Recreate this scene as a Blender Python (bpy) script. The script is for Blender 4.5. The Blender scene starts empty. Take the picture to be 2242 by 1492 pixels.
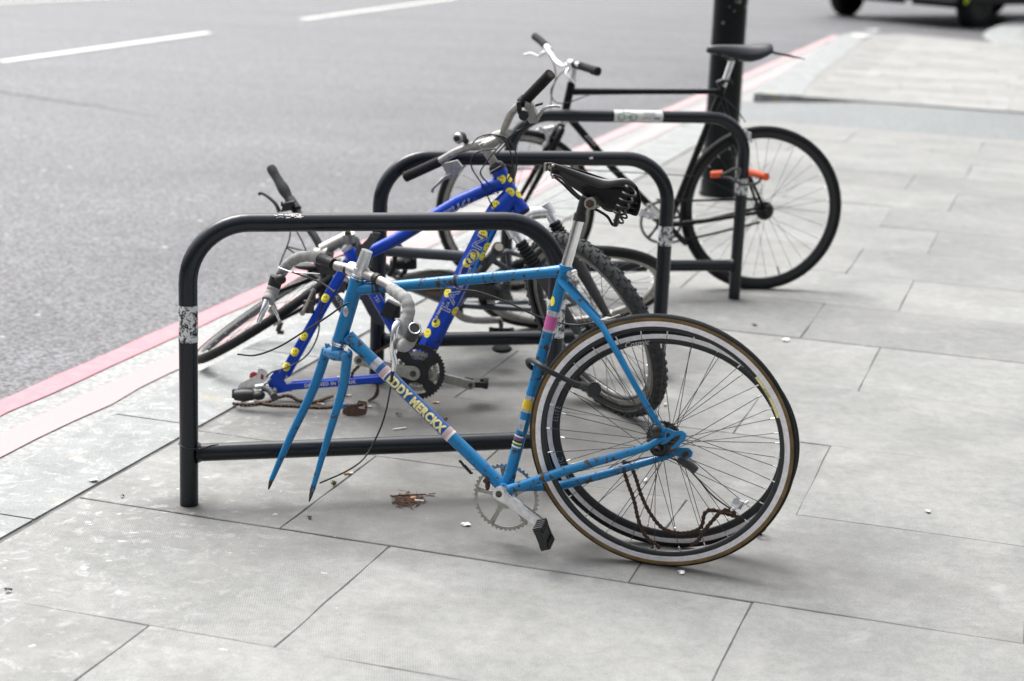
import bpy, bmesh, math, random
from mathutils import Vector, Matrix
from mathutils.geometry import tessellate_polygon
random.seed(7)
rad = math.radians
scene = bpy.context.scene

# ------------------------------------------------------------------ camera
F, CX, CY = 3863.7, 1121.0, 746.0                 # focal length in photo pixels
PITCH, ROLL, CAMH = 0.24637, -0.04070, 1.6427
_f = Vector((0, math.cos(PITCH), -math.sin(PITCH)))
_r0 = Vector((1, 0, 0)); _d0 = Vector((0, -math.sin(PITCH), -math.cos(PITCH)))
_c, _s = math.cos(ROLL), math.sin(ROLL)
CR = _c * _r0 + _s * _d0; CD = -_s * _r0 + _c * _d0
CAM = Vector((0, 0, CAMH))
cd = bpy.data.cameras.new("camera"); cam = bpy.data.objects.new("camera", cd)
scene.collection.objects.link(cam); scene.camera = cam
M = Matrix((( CR.x, -CD.x, -_f.x, 0), (CR.y, -CD.y, -_f.y, 0), (CR.z, -CD.z, -_f.z, CAMH), (0, 0, 0, 1)))
cam.matrix_world = M
cd.sensor_width = 36; cd.lens = F * 36 / 2242; cd.clip_start = .1; cd.clip_end = 400
cd.dof.use_dof = True; cd.dof.focus_distance = 4.65; cd.dof.aperture_fstop = 3.0

# ------------------------------------------------------------------ sky and sun (overcast)
world = bpy.data.worlds.new("World"); scene.world = world; world.use_nodes = True
wt = world.node_tree; wt.nodes.clear()
wo = wt.nodes.new("ShaderNodeOutputWorld"); bg = wt.nodes.new("ShaderNodeBackground")
sky = wt.nodes.new("ShaderNodeTexSky"); sky.sky_type = 'NISHITA'; sky.sun_disc = False
SUN_EL, SUN_AZ = rad(60), rad(-38)
sky.sun_elevation = SUN_EL; sky.sun_rotation = SUN_AZ; sky.dust_density = 6; sky.air_density = 1.0; sky.altitude = 30
hs = wt.nodes.new("ShaderNodeHueSaturation"); hs.inputs['Saturation'].default_value = .22
wt.links.new(sky.outputs[0], hs.inputs['Color'])
tc = wt.nodes.new("ShaderNodeTexCoord"); sx = wt.nodes.new("ShaderNodeSeparateXYZ")
wt.links.new(tc.outputs['Generated'], sx.inputs[0])
# cloud brightness: brighter overhead; the tall terrace behind the camera shuts off the low sky there
mr = wt.nodes.new("ShaderNodeMapRange"); mr.inputs['From Min'].default_value = .0; mr.inputs['From Max'].default_value = .75
mr.inputs['To Min'].default_value = 1.3; mr.inputs['To Max'].default_value = 2.6
wt.links.new(sx.outputs['Z'], mr.inputs['Value'])
def wmath(op, a, b, clamp=False):
    n = wt.nodes.new("ShaderNodeMath"); n.operation = op; n.use_clamp = clamp
    for i, v in ((0, a), (1, b)):
        if hasattr(v, 'is_output'): wt.links.new(v, n.inputs[i])
        else: n.inputs[i].default_value = v
    return n.outputs[0]
front = wmath('ADD', wmath('MULTIPLY', sx.outputs['Y'], 1.5), wmath('MULTIPLY', sx.outputs['X'], -.6))
openness = wmath('ADD', wmath('ADD', front, wmath('MULTIPLY', sx.outputs['Z'], 3.6)), -.6, True)
openness = wmath('ADD', wmath('MULTIPLY', openness, .62), .38)
mrv = wmath('MULTIPLY', mr.outputs[0], openness)
mm = wt.nodes.new("ShaderNodeMix"); mm.data_type = 'RGBA'; mm.blend_type = 'MULTIPLY'; mm.inputs['Factor'].default_value = 1
wt.links.new(hs.outputs[0], mm.inputs['A']); wt.links.new(mrv, mm.inputs['B'])
wt.links.new(mm.outputs['Result'], bg.inputs['Color']); bg.inputs['Strength'].default_value = .15
wt.links.new(bg.outputs[0], wo.inputs['Surface'])
ld = bpy.data.lights.new("sun", 'SUN'); sun = bpy.data.objects.new("sun", ld); scene.collection.objects.link(sun)
ld.energy = 0.8; ld.angle = rad(32); ld.color = (1, .97, .93)
sdir = Vector((math.sin(SUN_AZ) * math.cos(SUN_EL), math.cos(SUN_AZ) * math.cos(SUN_EL), math.sin(SUN_EL)))
sun.rotation_euler = (-sdir).to_track_quat('-Z', 'Y').to_euler()
scene.view_settings.view_transform = 'Standard'; scene.view_settings.look = 'None'
scene.view_settings.exposure = 0.08; scene.view_settings.gamma = 1
scene.cycles.use_denoising = True
scene.cycles.max_bounces = 6; scene.cycles.diffuse_bounces = 3; scene.cycles.glossy_bounces = 4

# ------------------------------------------------------------------ photo point -> real place
def ray(px, py):
    return _f + CR * ((px - CX) / F) + CD * ((py - CY) / F)
def G(px, py, z=0.0):
    r = ray(px, py); return CAM + r * ((z - CAMH) / r.z)
def Y(px, py, y):
    r = ray(px, py); return CAM + r * (y / r.y)
class Plane:
    def __init__(s, O, yaw, lean):
        s.O = Vector(O); yaw = rad(yaw); lean = rad(lean)
        s.u = Vector((math.cos(yaw), math.sin(yaw), 0)); n0 = Vector((math.sin(yaw), -math.cos(yaw), 0))
        s.w = Vector((0, 0, 1)) * math.cos(lean) - n0 * math.sin(lean)
        s.n = s.u.cross(s.w)                      # towards the camera side
    def h(s, px, py, off=0.0):
        r = ray(px, py); o = s.O + s.n * off
        return CAM + r * ((o - CAM).dot(s.n) / r.dot(s.n))

# ------------------------------------------------------------------ materials
def nd(nt, t, **kw):
    n = nt.nodes.new(t)
    for k, v in kw.items(): setattr(n, k, v)
    return n
def base_mat(name):
    m = bpy.data.materials.new(name); m.use_nodes = True
    return m, m.node_tree, m.node_tree.nodes['Principled BSDF']
def noise(nt, scale, detail=4, rough=.55, vec=None, dist=0):
    n = nd(nt, "ShaderNodeTexNoise"); n.inputs['Scale'].default_value = scale; n.inputs['Detail'].default_value = detail
    n.inputs['Roughness'].default_value = rough; n.inputs['Distortion'].default_value = dist
    if vec is None:
        tcn = nd(nt, "ShaderNodeTexCoord"); vec = tcn.outputs['Object']
    nt.links.new(vec, n.inputs['Vector']); return n.outputs['Fac']
def ramp(nt, fac, a, b, lo=(0, 0, 0, 1), hi=(1, 1, 1, 1)):
    n = nd(nt, "ShaderNodeValToRGB"); e = n.color_ramp.elements
    e[0].position = a; e[0].color = lo; e[1].position = b; e[1].color = hi
    nt.links.new(fac, n.inputs['Fac']); return n.outputs['Color']
def mix(nt, fac, a, b, blend='MIX'):
    n = nd(nt, "ShaderNodeMix", data_type='RGBA', blend_type=blend)
    for s, v in (('Factor', fac), ('A', a), ('B', b)):
        if hasattr(v, 'is_output'): nt.links.new(v, n.inputs[s])
        else: n.inputs[s].default_value = v
    return n.outputs['Result']
def bump(nt, bsdf, h, strength=.3, dist=.002):
    b = nd(nt, "ShaderNodeBump"); b.inputs['Strength'].default_value = strength; b.inputs['Distance'].default_value = dist
    nt.links.new(h, b.inputs['Height']); nt.links.new(b.outputs[0], bsdf.inputs['Normal'])
def c4(c): return (c[0], c[1], c[2], 1)
def simple(name, col, rough=.5, metal=0., var=.25, scale=40, bstr=.0, spec=.5, coat=0):
    m, nt, b = base_mat(name)
    f = ramp(nt, noise(nt, scale), .3, .7)
    d = tuple(x * (1 - var) for x in col)
    nt.links.new(mix(nt, f, c4(d), c4(col)), b.inputs['Base Color'])
    r = nd(nt, "ShaderNodeMapRange"); r.inputs['To Min'].default_value = max(.02, rough - .1); r.inputs['To Max'].default_value = min(1, rough + .12)
    nt.links.new(noise(nt, scale * 2.3), r.inputs['Value']); nt.links.new(r.outputs[0], b.inputs['Roughness'])
    b.inputs['Metallic'].default_value = metal; b.inputs['Specular IOR Level'].default_value = spec
    b.inputs['Coat Weight'].default_value = coat
    if bstr: bump(nt, b, noise(nt, scale * 3), bstr, .001)
    return m
def paint(name, col, chip=(.055, .035, .03), amount=.60, scale=55, rough=.28, dirt_and_shade=.25, coat=.3):
    m, nt, b = base_mat(name)
    t = nd(nt, "ShaderNodeTexCoord").outputs['Object']
    soft = ramp(nt, noise(nt, 9, 3, .6, t), .35, .75)
    base = mix(nt, soft, c4(tuple(x * (1 - dirt_and_shade) for x in col)), c4(col))
    n1 = noise(nt, scale, 5, .62, t); n2 = noise(nt, 6, 2, .5, t)
    cmb = nd(nt, "ShaderNodeMath", operation='ADD'); nt.links.new(n1, cmb.inputs[0])
    sc = nd(nt, "ShaderNodeMath", operation='MULTIPLY'); nt.links.new(n2, sc.inputs[0]); sc.inputs[1].default_value = .35
    nt.links.new(sc.outputs[0], cmb.inputs[1])
    mask = ramp(nt, cmb.outputs[0], amount + .2, amount + .225)
    nt.links.new(mix(nt, mask, base, c4(chip)), b.inputs['Base Color'])
    rr = nd(nt, "ShaderNodeMapRange"); rr.inputs['To Min'].default_value = rough; rr.inputs['To Max'].default_value = .8
    nt.links.new(mask, rr.inputs['Value']); nt.links.new(rr.outputs[0], b.inputs['Roughness'])
    b.inputs['Coat Weight'].default_value = coat; b.inputs['Coat Roughness'].default_value = .2; b.inputs['Specular IOR Level'].default_value = .4
    inv = nd(nt, "ShaderNodeInvert"); nt.links.new(mask, inv.inputs['Color'])
    bump(nt, b, inv.outputs[0], .25, .0006)
    return m
MT = {}
MT['stand'] = simple('stand_paint', (.005, .0080, .0125), .22, 0, .3, 30, .03, .42)
MT['sky_blue'] = paint('sky_blue_paint', (.0, .185, .43), amount=.562, scale=60, coat=.12, rough=.32)
MT['royal'] = paint('royal_blue_paint', (.0, .052, .47), (.03, .03, .045), .60, 45, .3, coat=.0)
MT['black_paint'] = simple('black_frame_paint', (.004, .005, .005), .28, 0, .3, 30, 0, .25)
MT['grey_paint'] = paint('grey_frame_paint', (.055, .065, .078), (.02, .02, .02), .66, 60, .4)
MT['rubber'] = simple('tyre_rubber', (.013, .014, .015), .72, 0, .45, 60, .25, .25)
MT['rubber_grey'] = simple('dusty_tyre_rubber', (.055, .057, .058), .8, 0, .45, 70, .3, .3)
MT['tan'] = simple('tan_sidewall', (.21, .135, .055), .72, 0, .5, 25, .15, .3)
MT['chrome'] = simple('chrome', (.90, .90, .92), .14, 1, .2, 30)
MT['alu'] = simple('aluminium', (.80, .80, .81), .32, 1, .3, 60)
MT['brake_track'] = simple('worn_brake_track', (.86, .84, .87), .4, .25, .2, 90)
MT['dull_alu'] = simple('dull_aluminium', (.46, .45, .42), .45, .9, .35, 60)
MT['rim_black'] = simple('black_rim', (.018, .02, .023), .4, 0, .4, 50)
MT['rim_silver'] = simple('tarnished_rim', (.42, .40, .37), .42, .7, .4, 60)
MT['spoke'] = simple('spoke_steel', (.05, .045, .05), .45, .3, .4, 60)
MT['black_metal'] = simple('black_metal', (.010, .010, .011), .42, .2, .4, 60)
MT['plastic'] = simple('black_plastic', (.010, .011, .012), .5, 0, .4, 60, .1)
MT['grey_plastic'] = simple('grey_plastic', (.05, .052, .055), .55, 0, .3, 60, .1)
MT['leather'] = simple('worn_leather', (.006, .005, .005), .33, 0, .4, 50, .1)
MT['saddle'] = simple('saddle_vinyl', (.012, .014, .019), .38, 0, .3, 50, .08)
MT['tape'] = simple('grey_bar_tape', (.33, .33, .32), .75, 0, .35, 60, .3)
MT['rust'] = simple('rusty_steel', (.095, .055, .038), .85, .2, .6, 160, .5)
MT['old_metal'] = simple('greasy_metal', (.10, .09, .08), .5, .7, .5, 120)
MT['pale_ring'] = simple('pale_worn_alloy', (.38, .35, .30), .5, .6, .3, 60)
MT['red_plastic'] = simple('red_plastic', (.40, .03, .035), .45)
MT['orange'] = simple('orange_plastic', (.75, .10, .02), .45, 0, .15)
MT['yellow'] = simple('yellow_sticker', (.98, .84, .07), .4, 0, .12, 60)
MT['white'] = simple('white_print', (.72, .72, .70), .5, 0, .15)
MT['cream'] = simple('cream_lettering', (.85, .76, .34), .5, 0, .2, 120)
MT['decal_blue'] = paint('dark_blue_decal', (.006, .085, .30), (.35, .35, .35), .68, 60)
MT['light_blue'] = simple('light_blue_print', (.02, .33, .70), .35)
MT['pink'] = simple('pink_band', (.60, .12, .36), .4)
MT['yellow_band'] = simple('yellow_band', (.72, .52, .02), .4)
MT['foil'] = simple('silver_foil', (.62, .63, .68), .3, .7, .5, 90)
MT['red'] = simple('red_print', (.45, .02, .05), .5)
MT['green'] = simple('green_print', (.02, .22, .10), .5)
MT['navy'] = simple('navy_print', (.02, .06, .22), .5)
MT['black'] = simple('black_print', (.01, .01, .01), .5)
MT['cable'] = simple('cable_housing', (.014, .014, .017), .45)
MT['brown'] = simple('brown_leaf', (.10, .045, .025), .8)
MT['butt'] = simple('cigarette_filter', (.50, .28, .12), .8)
MT['paper'] = simple('white_paper', (.74, .74, .71), .8)
MT['leafgreen'] = simple('weed_green', (.08, .14, .03), .7)
MT['pole'] = simple('column_black_paint', (.005, .007, .008), .3, 0, .3, 25, .12, .22)
MT['glass'] = simple('dark_glass', (.02, .022, .025), .08)
MT['hivis'] = simple('yellow_green_marking', (.45, .62, .02), .5)

def worn_band(name='worn_white_tape'):
    m, nt, b = base_mat(name)
    t = nd(nt, "ShaderNodeTexCoord").outputs['Object']
    n = noise(nt, 60, 7, .75, t, .3)
    mask = ramp(nt, n, .47, .50, (.012, .014, .016, 1), (.62, .63, .62, 1))
    nt.links.new(mask, b.inputs['Base Color']); b.inputs['Roughness'].default_value = .6
    return m
MT['wear_and_sheen'] = worn_band()

# ------------------------------------------------------------------ mesh builder
def cat(pts, k=8, closed=False):
    P = [Vector(p) for p in pts]; n = len(P); out = []
    rng = n if closed else n - 1
    for i in range(rng):
        p1 = P[i]; p2 = P[(i + 1) % n]
        p0 = P[i - 1] if (i > 0 or closed) else p1 * 2 - p2
        p3 = P[(i + 2) % n] if (i + 2 < n or closed) else p2 * 2 - p1
        for j in range(k):
            t = j / k
            out.append(.5 * ((2 * p1) + (p2 - p0) * t + (2 * p0 - 5 * p1 + 4 * p2 - p3) * t * t + (3 * p1 - p0 - 3 * p2 + p3) * t ** 3))
    if not closed: out.append(P[-1])
    return out
def lerpl(vals, n):
    if not isinstance(vals, (list, tuple)): return [vals] * n
    out = []
    for i in range(n):
        t = i / (n - 1) * (len(vals) - 1); a = min(int(t), len(vals) - 2); out.append(vals[a] + (vals[a + 1] - vals[a]) * (t - a))
    return out
class MB:
    def __init__(s): s.v = []; s.f = []; s.sm = []; s.mi = []; s.cur = 0
    def add(s, vs, fs, smooth=True):
        o = len(s.v); s.v += [Vector(v) for v in vs]
        for f in fs: s.f.append([o + i for i in f]); s.sm.append(smooth); s.mi.append(s.cur)
    def tube(s, pts, r, n=14, closed=False, caps=True, flat=1.0, ref=None, twist=0.0, smooth=True):
        P = [Vector(p) for p in pts]; L = len(P); R = lerpl(r, L); vs = []; fs = []
        T = []
        for i in range(L):
            a = P[(i - 1) % L] if (closed or i > 0) else P[i]; b = P[(i + 1) % L] if (closed or i < L - 1) else P[i]
            t = (b - a); T.append(t.normalized() if t.length > 1e-9 else Vector((0, 0, 1)))
        up = Vector(ref) if ref is not None else (Vector((0, 0, 1)) if abs(T[0].z) < .9 else Vector((1, 0, 0)))
        x = (up - T[0] * up.dot(T[0])).normalized()
        for i in range(L):
            x = (x - T[i] * x.dot(T[i])); x = x.normalized() if x.length > 1e-6 else T[i].orthogonal().normalized()
            y = T[i].cross(x)
            for k in range(n):
                a = 2 * math.pi * k / n + twist; vs.append(P[i] + x * (math.cos(a) * R[i]) + y * (math.sin(a) * R[i] * flat))
        for i in range(L if closed else L - 1):
            for k in range(n):
                a = i * n + k; b = i * n + (k + 1) % n; c = ((i + 1) % L) * n + (k + 1) % n; d = ((i + 1) % L) * n + k
                fs.append((a, b, c, d))
        s.add(vs, fs, smooth)
        if caps and not closed:
            o = len(s.v); vv = vs[:n] + vs[-n:]
            s.add(vv, [tuple(reversed(range(n))), tuple(range(n, 2 * n))], False)
        return s
    def cyl(s, a, b, r, r2=None, n=16, smooth=True): return s.tube([a, b], [r, r if r2 is None else r2], n, smooth=smooth)
    def box(s, c, ax, ay, az):
        c = Vector(c); ax, ay, az = Vector(ax), Vector(ay), Vector(az)
        vs = [c + ax * i + ay * j + az * k for i in (-1, 1) for j in (-1, 1) for k in (-1, 1)]
        s.add(vs, [(0, 1, 3, 2), (4, 6, 7, 5), (0, 4, 5, 1), (2, 3, 7, 6), (0, 2, 6, 4), (1, 5, 7, 3)], False); return s
    def ell(s, c, ax, ay, az, n=16, m=10):
        c = Vector(c); vs = []; fs = []
        for i in range(m + 1):
            ph = math.pi * i / m
            for k in range(n):
                th = 2 * math.pi * k / n
                vs.append(c + Vector(ax) * (math.sin(ph) * math.cos(th)) + Vector(ay) * (math.sin(ph) * math.sin(th)) + Vector(az) * math.cos(ph))
        for i in range(m):
            for k in range(n): fs.append((i * n + k, (i + 1) * n + k, (i + 1) * n + (k + 1) % n, i * n + (k + 1) % n))
        s.add(vs, fs); return s
    def ball(s, c, r, n=12): return s.ell(c, (r, 0, 0), (0, r, 0), (0, 0, r), n, n // 2 + 2)
    def rev(s, C, u, w, nn, prof, segs=96, smooth=True, closed=True, a0=0, a1=None):
        m = len(prof); vs = []; fs = []; full = a1 is None
        if full: a1 = 2 * math.pi
        cnt = segs if full else segs + 1
        for i in range(cnt):
            a = a0 + (a1 - a0) * i / segs; d = u * math.cos(a) + w * math.sin(a)
            for (r, o) in prof: vs.append(C + d * r + nn * o)
        for i in range(segs):
            j = (i + 1) % cnt
            for k in range(m if closed else m - 1):
                k2 = (k + 1) % m; fs.append((i * m + k, j * m + k, j * m + k2, i * m + k2))
        s.add(vs, fs, smooth); return s
    def plate(s, C, u, w, nn, loops, th, smooth=False):
        C = Vector(C); pts = [p for l in loops for p in l]
        tri = tessellate_polygon([[Vector((p[0], p[1], 0)) for p in l] for l in loops])
        N = len(pts); vs = [C + u * p[0] + w * p[1] + nn * (th / 2) for p in pts] + [C + u * p[0] + w * p[1] - nn * (th / 2) for p in pts]
        fs = [tuple(t) for t in tri] + [tuple(N + i for i in reversed(t)) for t in tri]
        o = 0
        for l in loops:
            L = len(l)
            for i in range(L): a = o + i; b = o + (i + 1) % L; fs.append((a, b, b + N, a + N))
            o += L
        s.add(vs, fs, smooth); return s
WL = {}
def link(o, parent=None):
    scene.collection.objects.link(o)
    if parent is not None: o.parent = parent
def build(name, mb, mats, parent=None, loc=None, fixn=True):
    if not isinstance(mats, (list, tuple)): mats = [mats]
    if loc is None:
        xs = [v.x for v in mb.v]; ys = [v.y for v in mb.v]; zs = [v.z for v in mb.v]
        loc = Vector(((min(xs) + max(xs)) / 2, (min(ys) + max(ys)) / 2, min(zs)))
    loc = Vector(loc)
    me = bpy.data.meshes.new(name); me.from_pydata([v - loc for v in mb.v], [], mb.f)
    for m in mats: me.materials.append(MT[m] if isinstance(m, str) else m)
    me.polygons.foreach_set('use_smooth', mb.sm); me.polygons.foreach_set('material_index', mb.mi)
    if fixn:
        bm = bmesh.new(); bm.from_mesh(me); bmesh.ops.recalc_face_normals(bm, faces=bm.faces); bm.to_mesh(me); bm.free()
    me.update()
    o = bpy.data.objects.new(name, me); link(o, parent)
    o.location = loc - (WL[parent.name] if parent is not None else Vector((0, 0, 0)))
    WL[o.name] = loc
    return o
def empty(name, loc, parent=None):
    o = bpy.data.objects.new(name, None); o.empty_display_size = .05; link(o, parent); loc = Vector(loc)
    o.location = loc - (WL[parent.name] if parent is not None else Vector((0, 0, 0))); WL[o.name] = loc
    return o
def tag(o, label=None, cat_=None, group=None, kind=None):
    if label: o['label'] = label
    if cat_: o['category'] = cat_
    if group: o['group'] = group
    if kind: o['kind'] = kind
    return o

# text and stickers wrapped on a tube --------------------------------------------------
def text_geo(s, size=1.0, shear=0.0, offset=0.0, spacing=1.0):
    cu = bpy.data.curves.new('tmp', 'FONT'); cu.body = s; cu.size = size; cu.shear = shear; cu.offset = offset
    cu.space_character = spacing; cu.align_x = 'CENTER'; cu.align_y = 'CENTER'; cu.resolution_u = 3
    ob = bpy.data.objects.new('tmp', cu); scene.collection.objects.link(ob)
    dg = bpy.context.evaluated_depsgraph_get(); me = bpy.data.meshes.new_from_object(ob.evaluated_get(dg))
    bm = bmesh.new(); bm.from_mesh(me); bmesh.ops.triangulate(bm, faces=bm.faces)
    for _ in range(3):
        ed = [e for e in bm.edges if e.calc_length() > size * .22]
        if not ed: break
        bmesh.ops.subdivide_edges(bm, edges=ed, cuts=1); bmesh.ops.triangulate(bm, faces=bm.faces)
    vs = [(v.co.x, v.co.y) for v in bm.verts]; fs = [tuple(v.index for v in f.verts) for f in bm.faces]
    bm.free(); bpy.data.objects.remove(ob); bpy.data.curves.remove(cu); bpy.data.meshes.remove(me)
    return vs, fs
def disc_geo(r, rings=4, n=28, cx=0, cy=0, sx_=1, sy_=1):
    vs = [(cx, cy)]; fs = []
    for i in range(1, rings + 1):
        for k in range(n):
            a = 2 * math.pi * k / n; vs.append((cx + r * sx_ * i / rings * math.cos(a), cy + r * sy_ * i / rings * math.sin(a)))
    for k in range(n): fs.append((0, 1 + k, 1 + (k + 1) % n))
    for i in range(rings - 1):
        for k in range(n):
            a = 1 + i * n; b = 1 + (i + 1) * n; fs.append((a + k, b + k, b + (k + 1) % n, a + (k + 1) % n))
    return vs, fs
def rect_geo(w, h, nx=4, ny=8):
    vs = [(-w / 2 + w * i / nx, -h / 2 + h * j / ny) for i in range(nx + 1) for j in range(ny + 1)]
    fs = [(i * (ny + 1) + j, (i + 1) * (ny + 1) + j, (i + 1) * (ny + 1) + j + 1, i * (ny + 1) + j + 1) for i in range(nx) for j in range(ny)]
    return vs, fs
class Wrap:
    """a surface wrapped round a straight tube p0->p1; s runs along it, t round it; 'face' points at the viewer side"""
    def __init__(s, p0, p1, r, face, flip=False, octa=False):
        s.p0 = Vector(p0); d = Vector(p1) - s.p0; s.L = d.length; s.d = d.normalized(); s.r = r; s.octa = octa
        s.e1 = (Vector(face) - s.d * Vector(face).dot(s.d)).normalized(); s.e2 = s.e1.cross(s.d); s.flip = flip
    def put(s, mb, geo, along, around=0.0, rot=0.0, lift=.0006):
        vs, fs = geo; c, sn = math.cos(rot), math.sin(rot); out = []
        for x, y in vs:
            x, y = c * x - sn * y, sn * x + c * y
            if s.flip: x, y = -x, -y
            th = around + y / s.r; rr = s.r
            if s.octa:
                q = (th + math.pi / 8) % (math.pi / 4) - math.pi / 8; rr = s.r * math.cos(math.pi / 8) / math.cos(q)
            rr += lift
            out.append(s.p0 + s.d * (along + x) + s.e1 * (math.cos(th) * rr) + s.e2 * (math.sin(th) * rr))
        mb.add(out, fs, True)

# ------------------------------------------------------------------ GROUND
ANG = 1.2693
AV = Vector((math.cos(ANG), math.sin(ANG), 0)); BV = Vector((math.sin(ANG), -math.cos(ANG), 0))
def ab(a, b, z=0.0): return AV * a + BV * b + Vector((0, 0, z))
def paving_mat(name, light=(.268, .268, .258), dark=(.185, .189, .182), spots=True, ribs=True, dirt_and_shade=True):
    m, nt, b = base_mat(name)
    t = nd(nt, "ShaderNodeTexCoord").outputs['Object']
    at = nd(nt, "ShaderNodeAttribute"); at.attribute_name = 'slab'
    sep = nd(nt, "ShaderNodeSeparateColor"); nt.links.new(at.outputs['Color'], sep.inputs[0])
    n1 = ramp(nt, noise(nt, 1.7, 6, .62, t, .5), .3, .72)
    col = mix(nt, n1, c4(dark), c4(light))
    n2 = ramp(nt, noise(nt, 20, 8, .78, t), .28, .74, (.76, .76, .76, 1), (1.20, 1.20, 1.19, 1))
    col = mix(nt, 1.0, col, n2, 'MULTIPLY')
    n3 = ramp(nt, noise(nt, 260, 3, .7, t), .2, .8, (.70, .70, .70, 1), (1.26, 1.26, 1.26, 1))
    col = mix(nt, 1.0, col, n3, 'MULTIPLY')
    sv = nd(nt, "ShaderNodeMapRange"); sv.inputs['To Min'].default_value = .87; sv.inputs['To Max'].default_value = 1.09
    nt.links.new(sep.outputs[0], sv.inputs['Value'])
    cb = nd(nt, "ShaderNodeCombineColor")
    for i in range(3): nt.links.new(sv.outputs[0], cb.inputs[i])
    col = mix(nt, 1.0, col, cb.outputs[0], 'MULTIPLY')
    # pale smears
    sm = ramp(nt, noise(nt, 4.5, 7, .72, t, .5), .55, .80, (0, 0, 0, 1), (.55, .55, .55, 1))
    col = mix(nt, sm, col, (.37, .37, .355, 1))
    st = ramp(nt, noise(nt, 2.4, 6, .7, t, .2), .52, .72, (0, 0, 0, 1), (.55, .55, .55, 1))
    col = mix(nt, st, col, (.15, .15, .14, 1))
    hgt = n3
    if dirt_and_shade:  # grime under the bikes and round posts, with contact shade painted in
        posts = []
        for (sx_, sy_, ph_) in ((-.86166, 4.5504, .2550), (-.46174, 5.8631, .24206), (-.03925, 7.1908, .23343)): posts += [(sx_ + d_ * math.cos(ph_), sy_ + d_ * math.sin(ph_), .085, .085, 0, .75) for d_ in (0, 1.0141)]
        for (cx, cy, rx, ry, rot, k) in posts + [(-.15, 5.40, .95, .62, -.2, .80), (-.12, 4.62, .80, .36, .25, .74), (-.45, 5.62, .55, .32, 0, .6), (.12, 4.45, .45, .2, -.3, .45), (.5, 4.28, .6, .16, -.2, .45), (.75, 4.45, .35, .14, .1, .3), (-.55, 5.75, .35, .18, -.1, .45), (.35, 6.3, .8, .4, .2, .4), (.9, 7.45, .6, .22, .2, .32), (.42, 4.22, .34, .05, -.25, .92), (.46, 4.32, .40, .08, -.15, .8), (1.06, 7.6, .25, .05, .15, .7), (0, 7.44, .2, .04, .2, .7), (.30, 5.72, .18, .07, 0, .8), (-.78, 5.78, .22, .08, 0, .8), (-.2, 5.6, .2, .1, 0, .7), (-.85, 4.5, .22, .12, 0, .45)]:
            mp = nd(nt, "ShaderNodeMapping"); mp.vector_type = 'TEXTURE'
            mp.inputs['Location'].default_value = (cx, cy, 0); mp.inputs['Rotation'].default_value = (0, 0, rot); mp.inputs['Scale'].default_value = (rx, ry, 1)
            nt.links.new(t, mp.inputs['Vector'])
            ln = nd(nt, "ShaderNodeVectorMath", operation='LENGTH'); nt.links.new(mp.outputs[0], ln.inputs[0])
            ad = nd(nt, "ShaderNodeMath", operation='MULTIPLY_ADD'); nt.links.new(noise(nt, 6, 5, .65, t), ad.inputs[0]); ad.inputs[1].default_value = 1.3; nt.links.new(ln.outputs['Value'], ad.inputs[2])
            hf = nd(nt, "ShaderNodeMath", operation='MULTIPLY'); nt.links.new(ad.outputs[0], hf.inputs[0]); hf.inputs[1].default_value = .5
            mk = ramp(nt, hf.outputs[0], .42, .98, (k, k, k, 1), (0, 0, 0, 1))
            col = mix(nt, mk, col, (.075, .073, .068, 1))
    if spots:
        vo = nd(nt, "ShaderNodeTexVoronoi"); vo.inputs['Scale'].default_value = 17; vo.inputs['Randomness'].default_value = 1
        wv = nd(nt, "ShaderNodeVectorMath", operation='ADD'); 
        nn_ = nd(nt, "ShaderNodeTexNoise"); nn_.inputs['Scale'].default_value = 22; nt.links.new(t, nn_.inputs['Vector'])
        sc_ = nd(nt, "ShaderNodeVectorMath", operation='SCALE'); sc_.inputs['Scale'].default_value = .05; nt.links.new(nn_.outputs['Color'], sc_.inputs[0])
        nt.links.new(t, wv.inputs[0]); nt.links.new(sc_.outputs[0], wv.inputs[1]); nt.links.new(wv.outputs[0], vo.inputs['Vector'])
        sx2 = nd(nt, "ShaderNodeSeparateXYZ"); nt.links.new(t, sx2.inputs[0])
        side = nd(nt, "ShaderNodeMapRange"); side.inputs['From Min'].default_value = -.2; side.inputs['From Max'].default_value = -1.25
        side.inputs['To Min'].default_value = .07; side.inputs['To Max'].default_value = .26; nt.links.new(sx2.outputs['X'], side.inputs['Value'])
        sp = nd(nt, "ShaderNodeSeparateColor"); nt.links.new(vo.outputs['Color'], sp.inputs[0])
        th = nd(nt, "ShaderNodeMath", operation='MULTIPLY'); nt.links.new(sp.outputs[0], th.inputs[0]); nt.links.new(side.outputs[0], th.inputs[1])
        th2 = nd(nt, "ShaderNodeMath", operation='SUBTRACT'); nt.links.new(th.outputs[0], th2.inputs[0]); nt.links.new(vo.outputs['Distance'], th2.inputs[1])
        mk = ramp(nt, th2.outputs[0], -.0, .12, (0, 0, 0, 1), (.75, .75, .75, 1))
        col = mix(nt, mk, col, (.62, .63, .61, 1))
        lw = nd(nt, "ShaderNodeMapRange"); lw.inputs['From Min'].default_value = -.35; lw.inputs['From Max'].default_value = -1.5; lw.inputs['To Max'].default_value = .8; nt.links.new(sx2.outputs['X'], lw.inputs['Value'])
        spl = ramp(nt, noise(nt, 17, 7, .75, t, .5), .53, .66)
        col = mix(nt, mix(nt, 1.0, spl, lw.outputs[0], 'MULTIPLY'), col, (.47, .475, .46, 1))
        och = ramp(nt, noise(nt, 7, 6, .75, t, .5), .63, .72)
        col = mix(nt, mix(nt, 1.0, och, lw.outputs[0], 'MULTIPLY'), col, (.28, .23, .14, 1))
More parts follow.
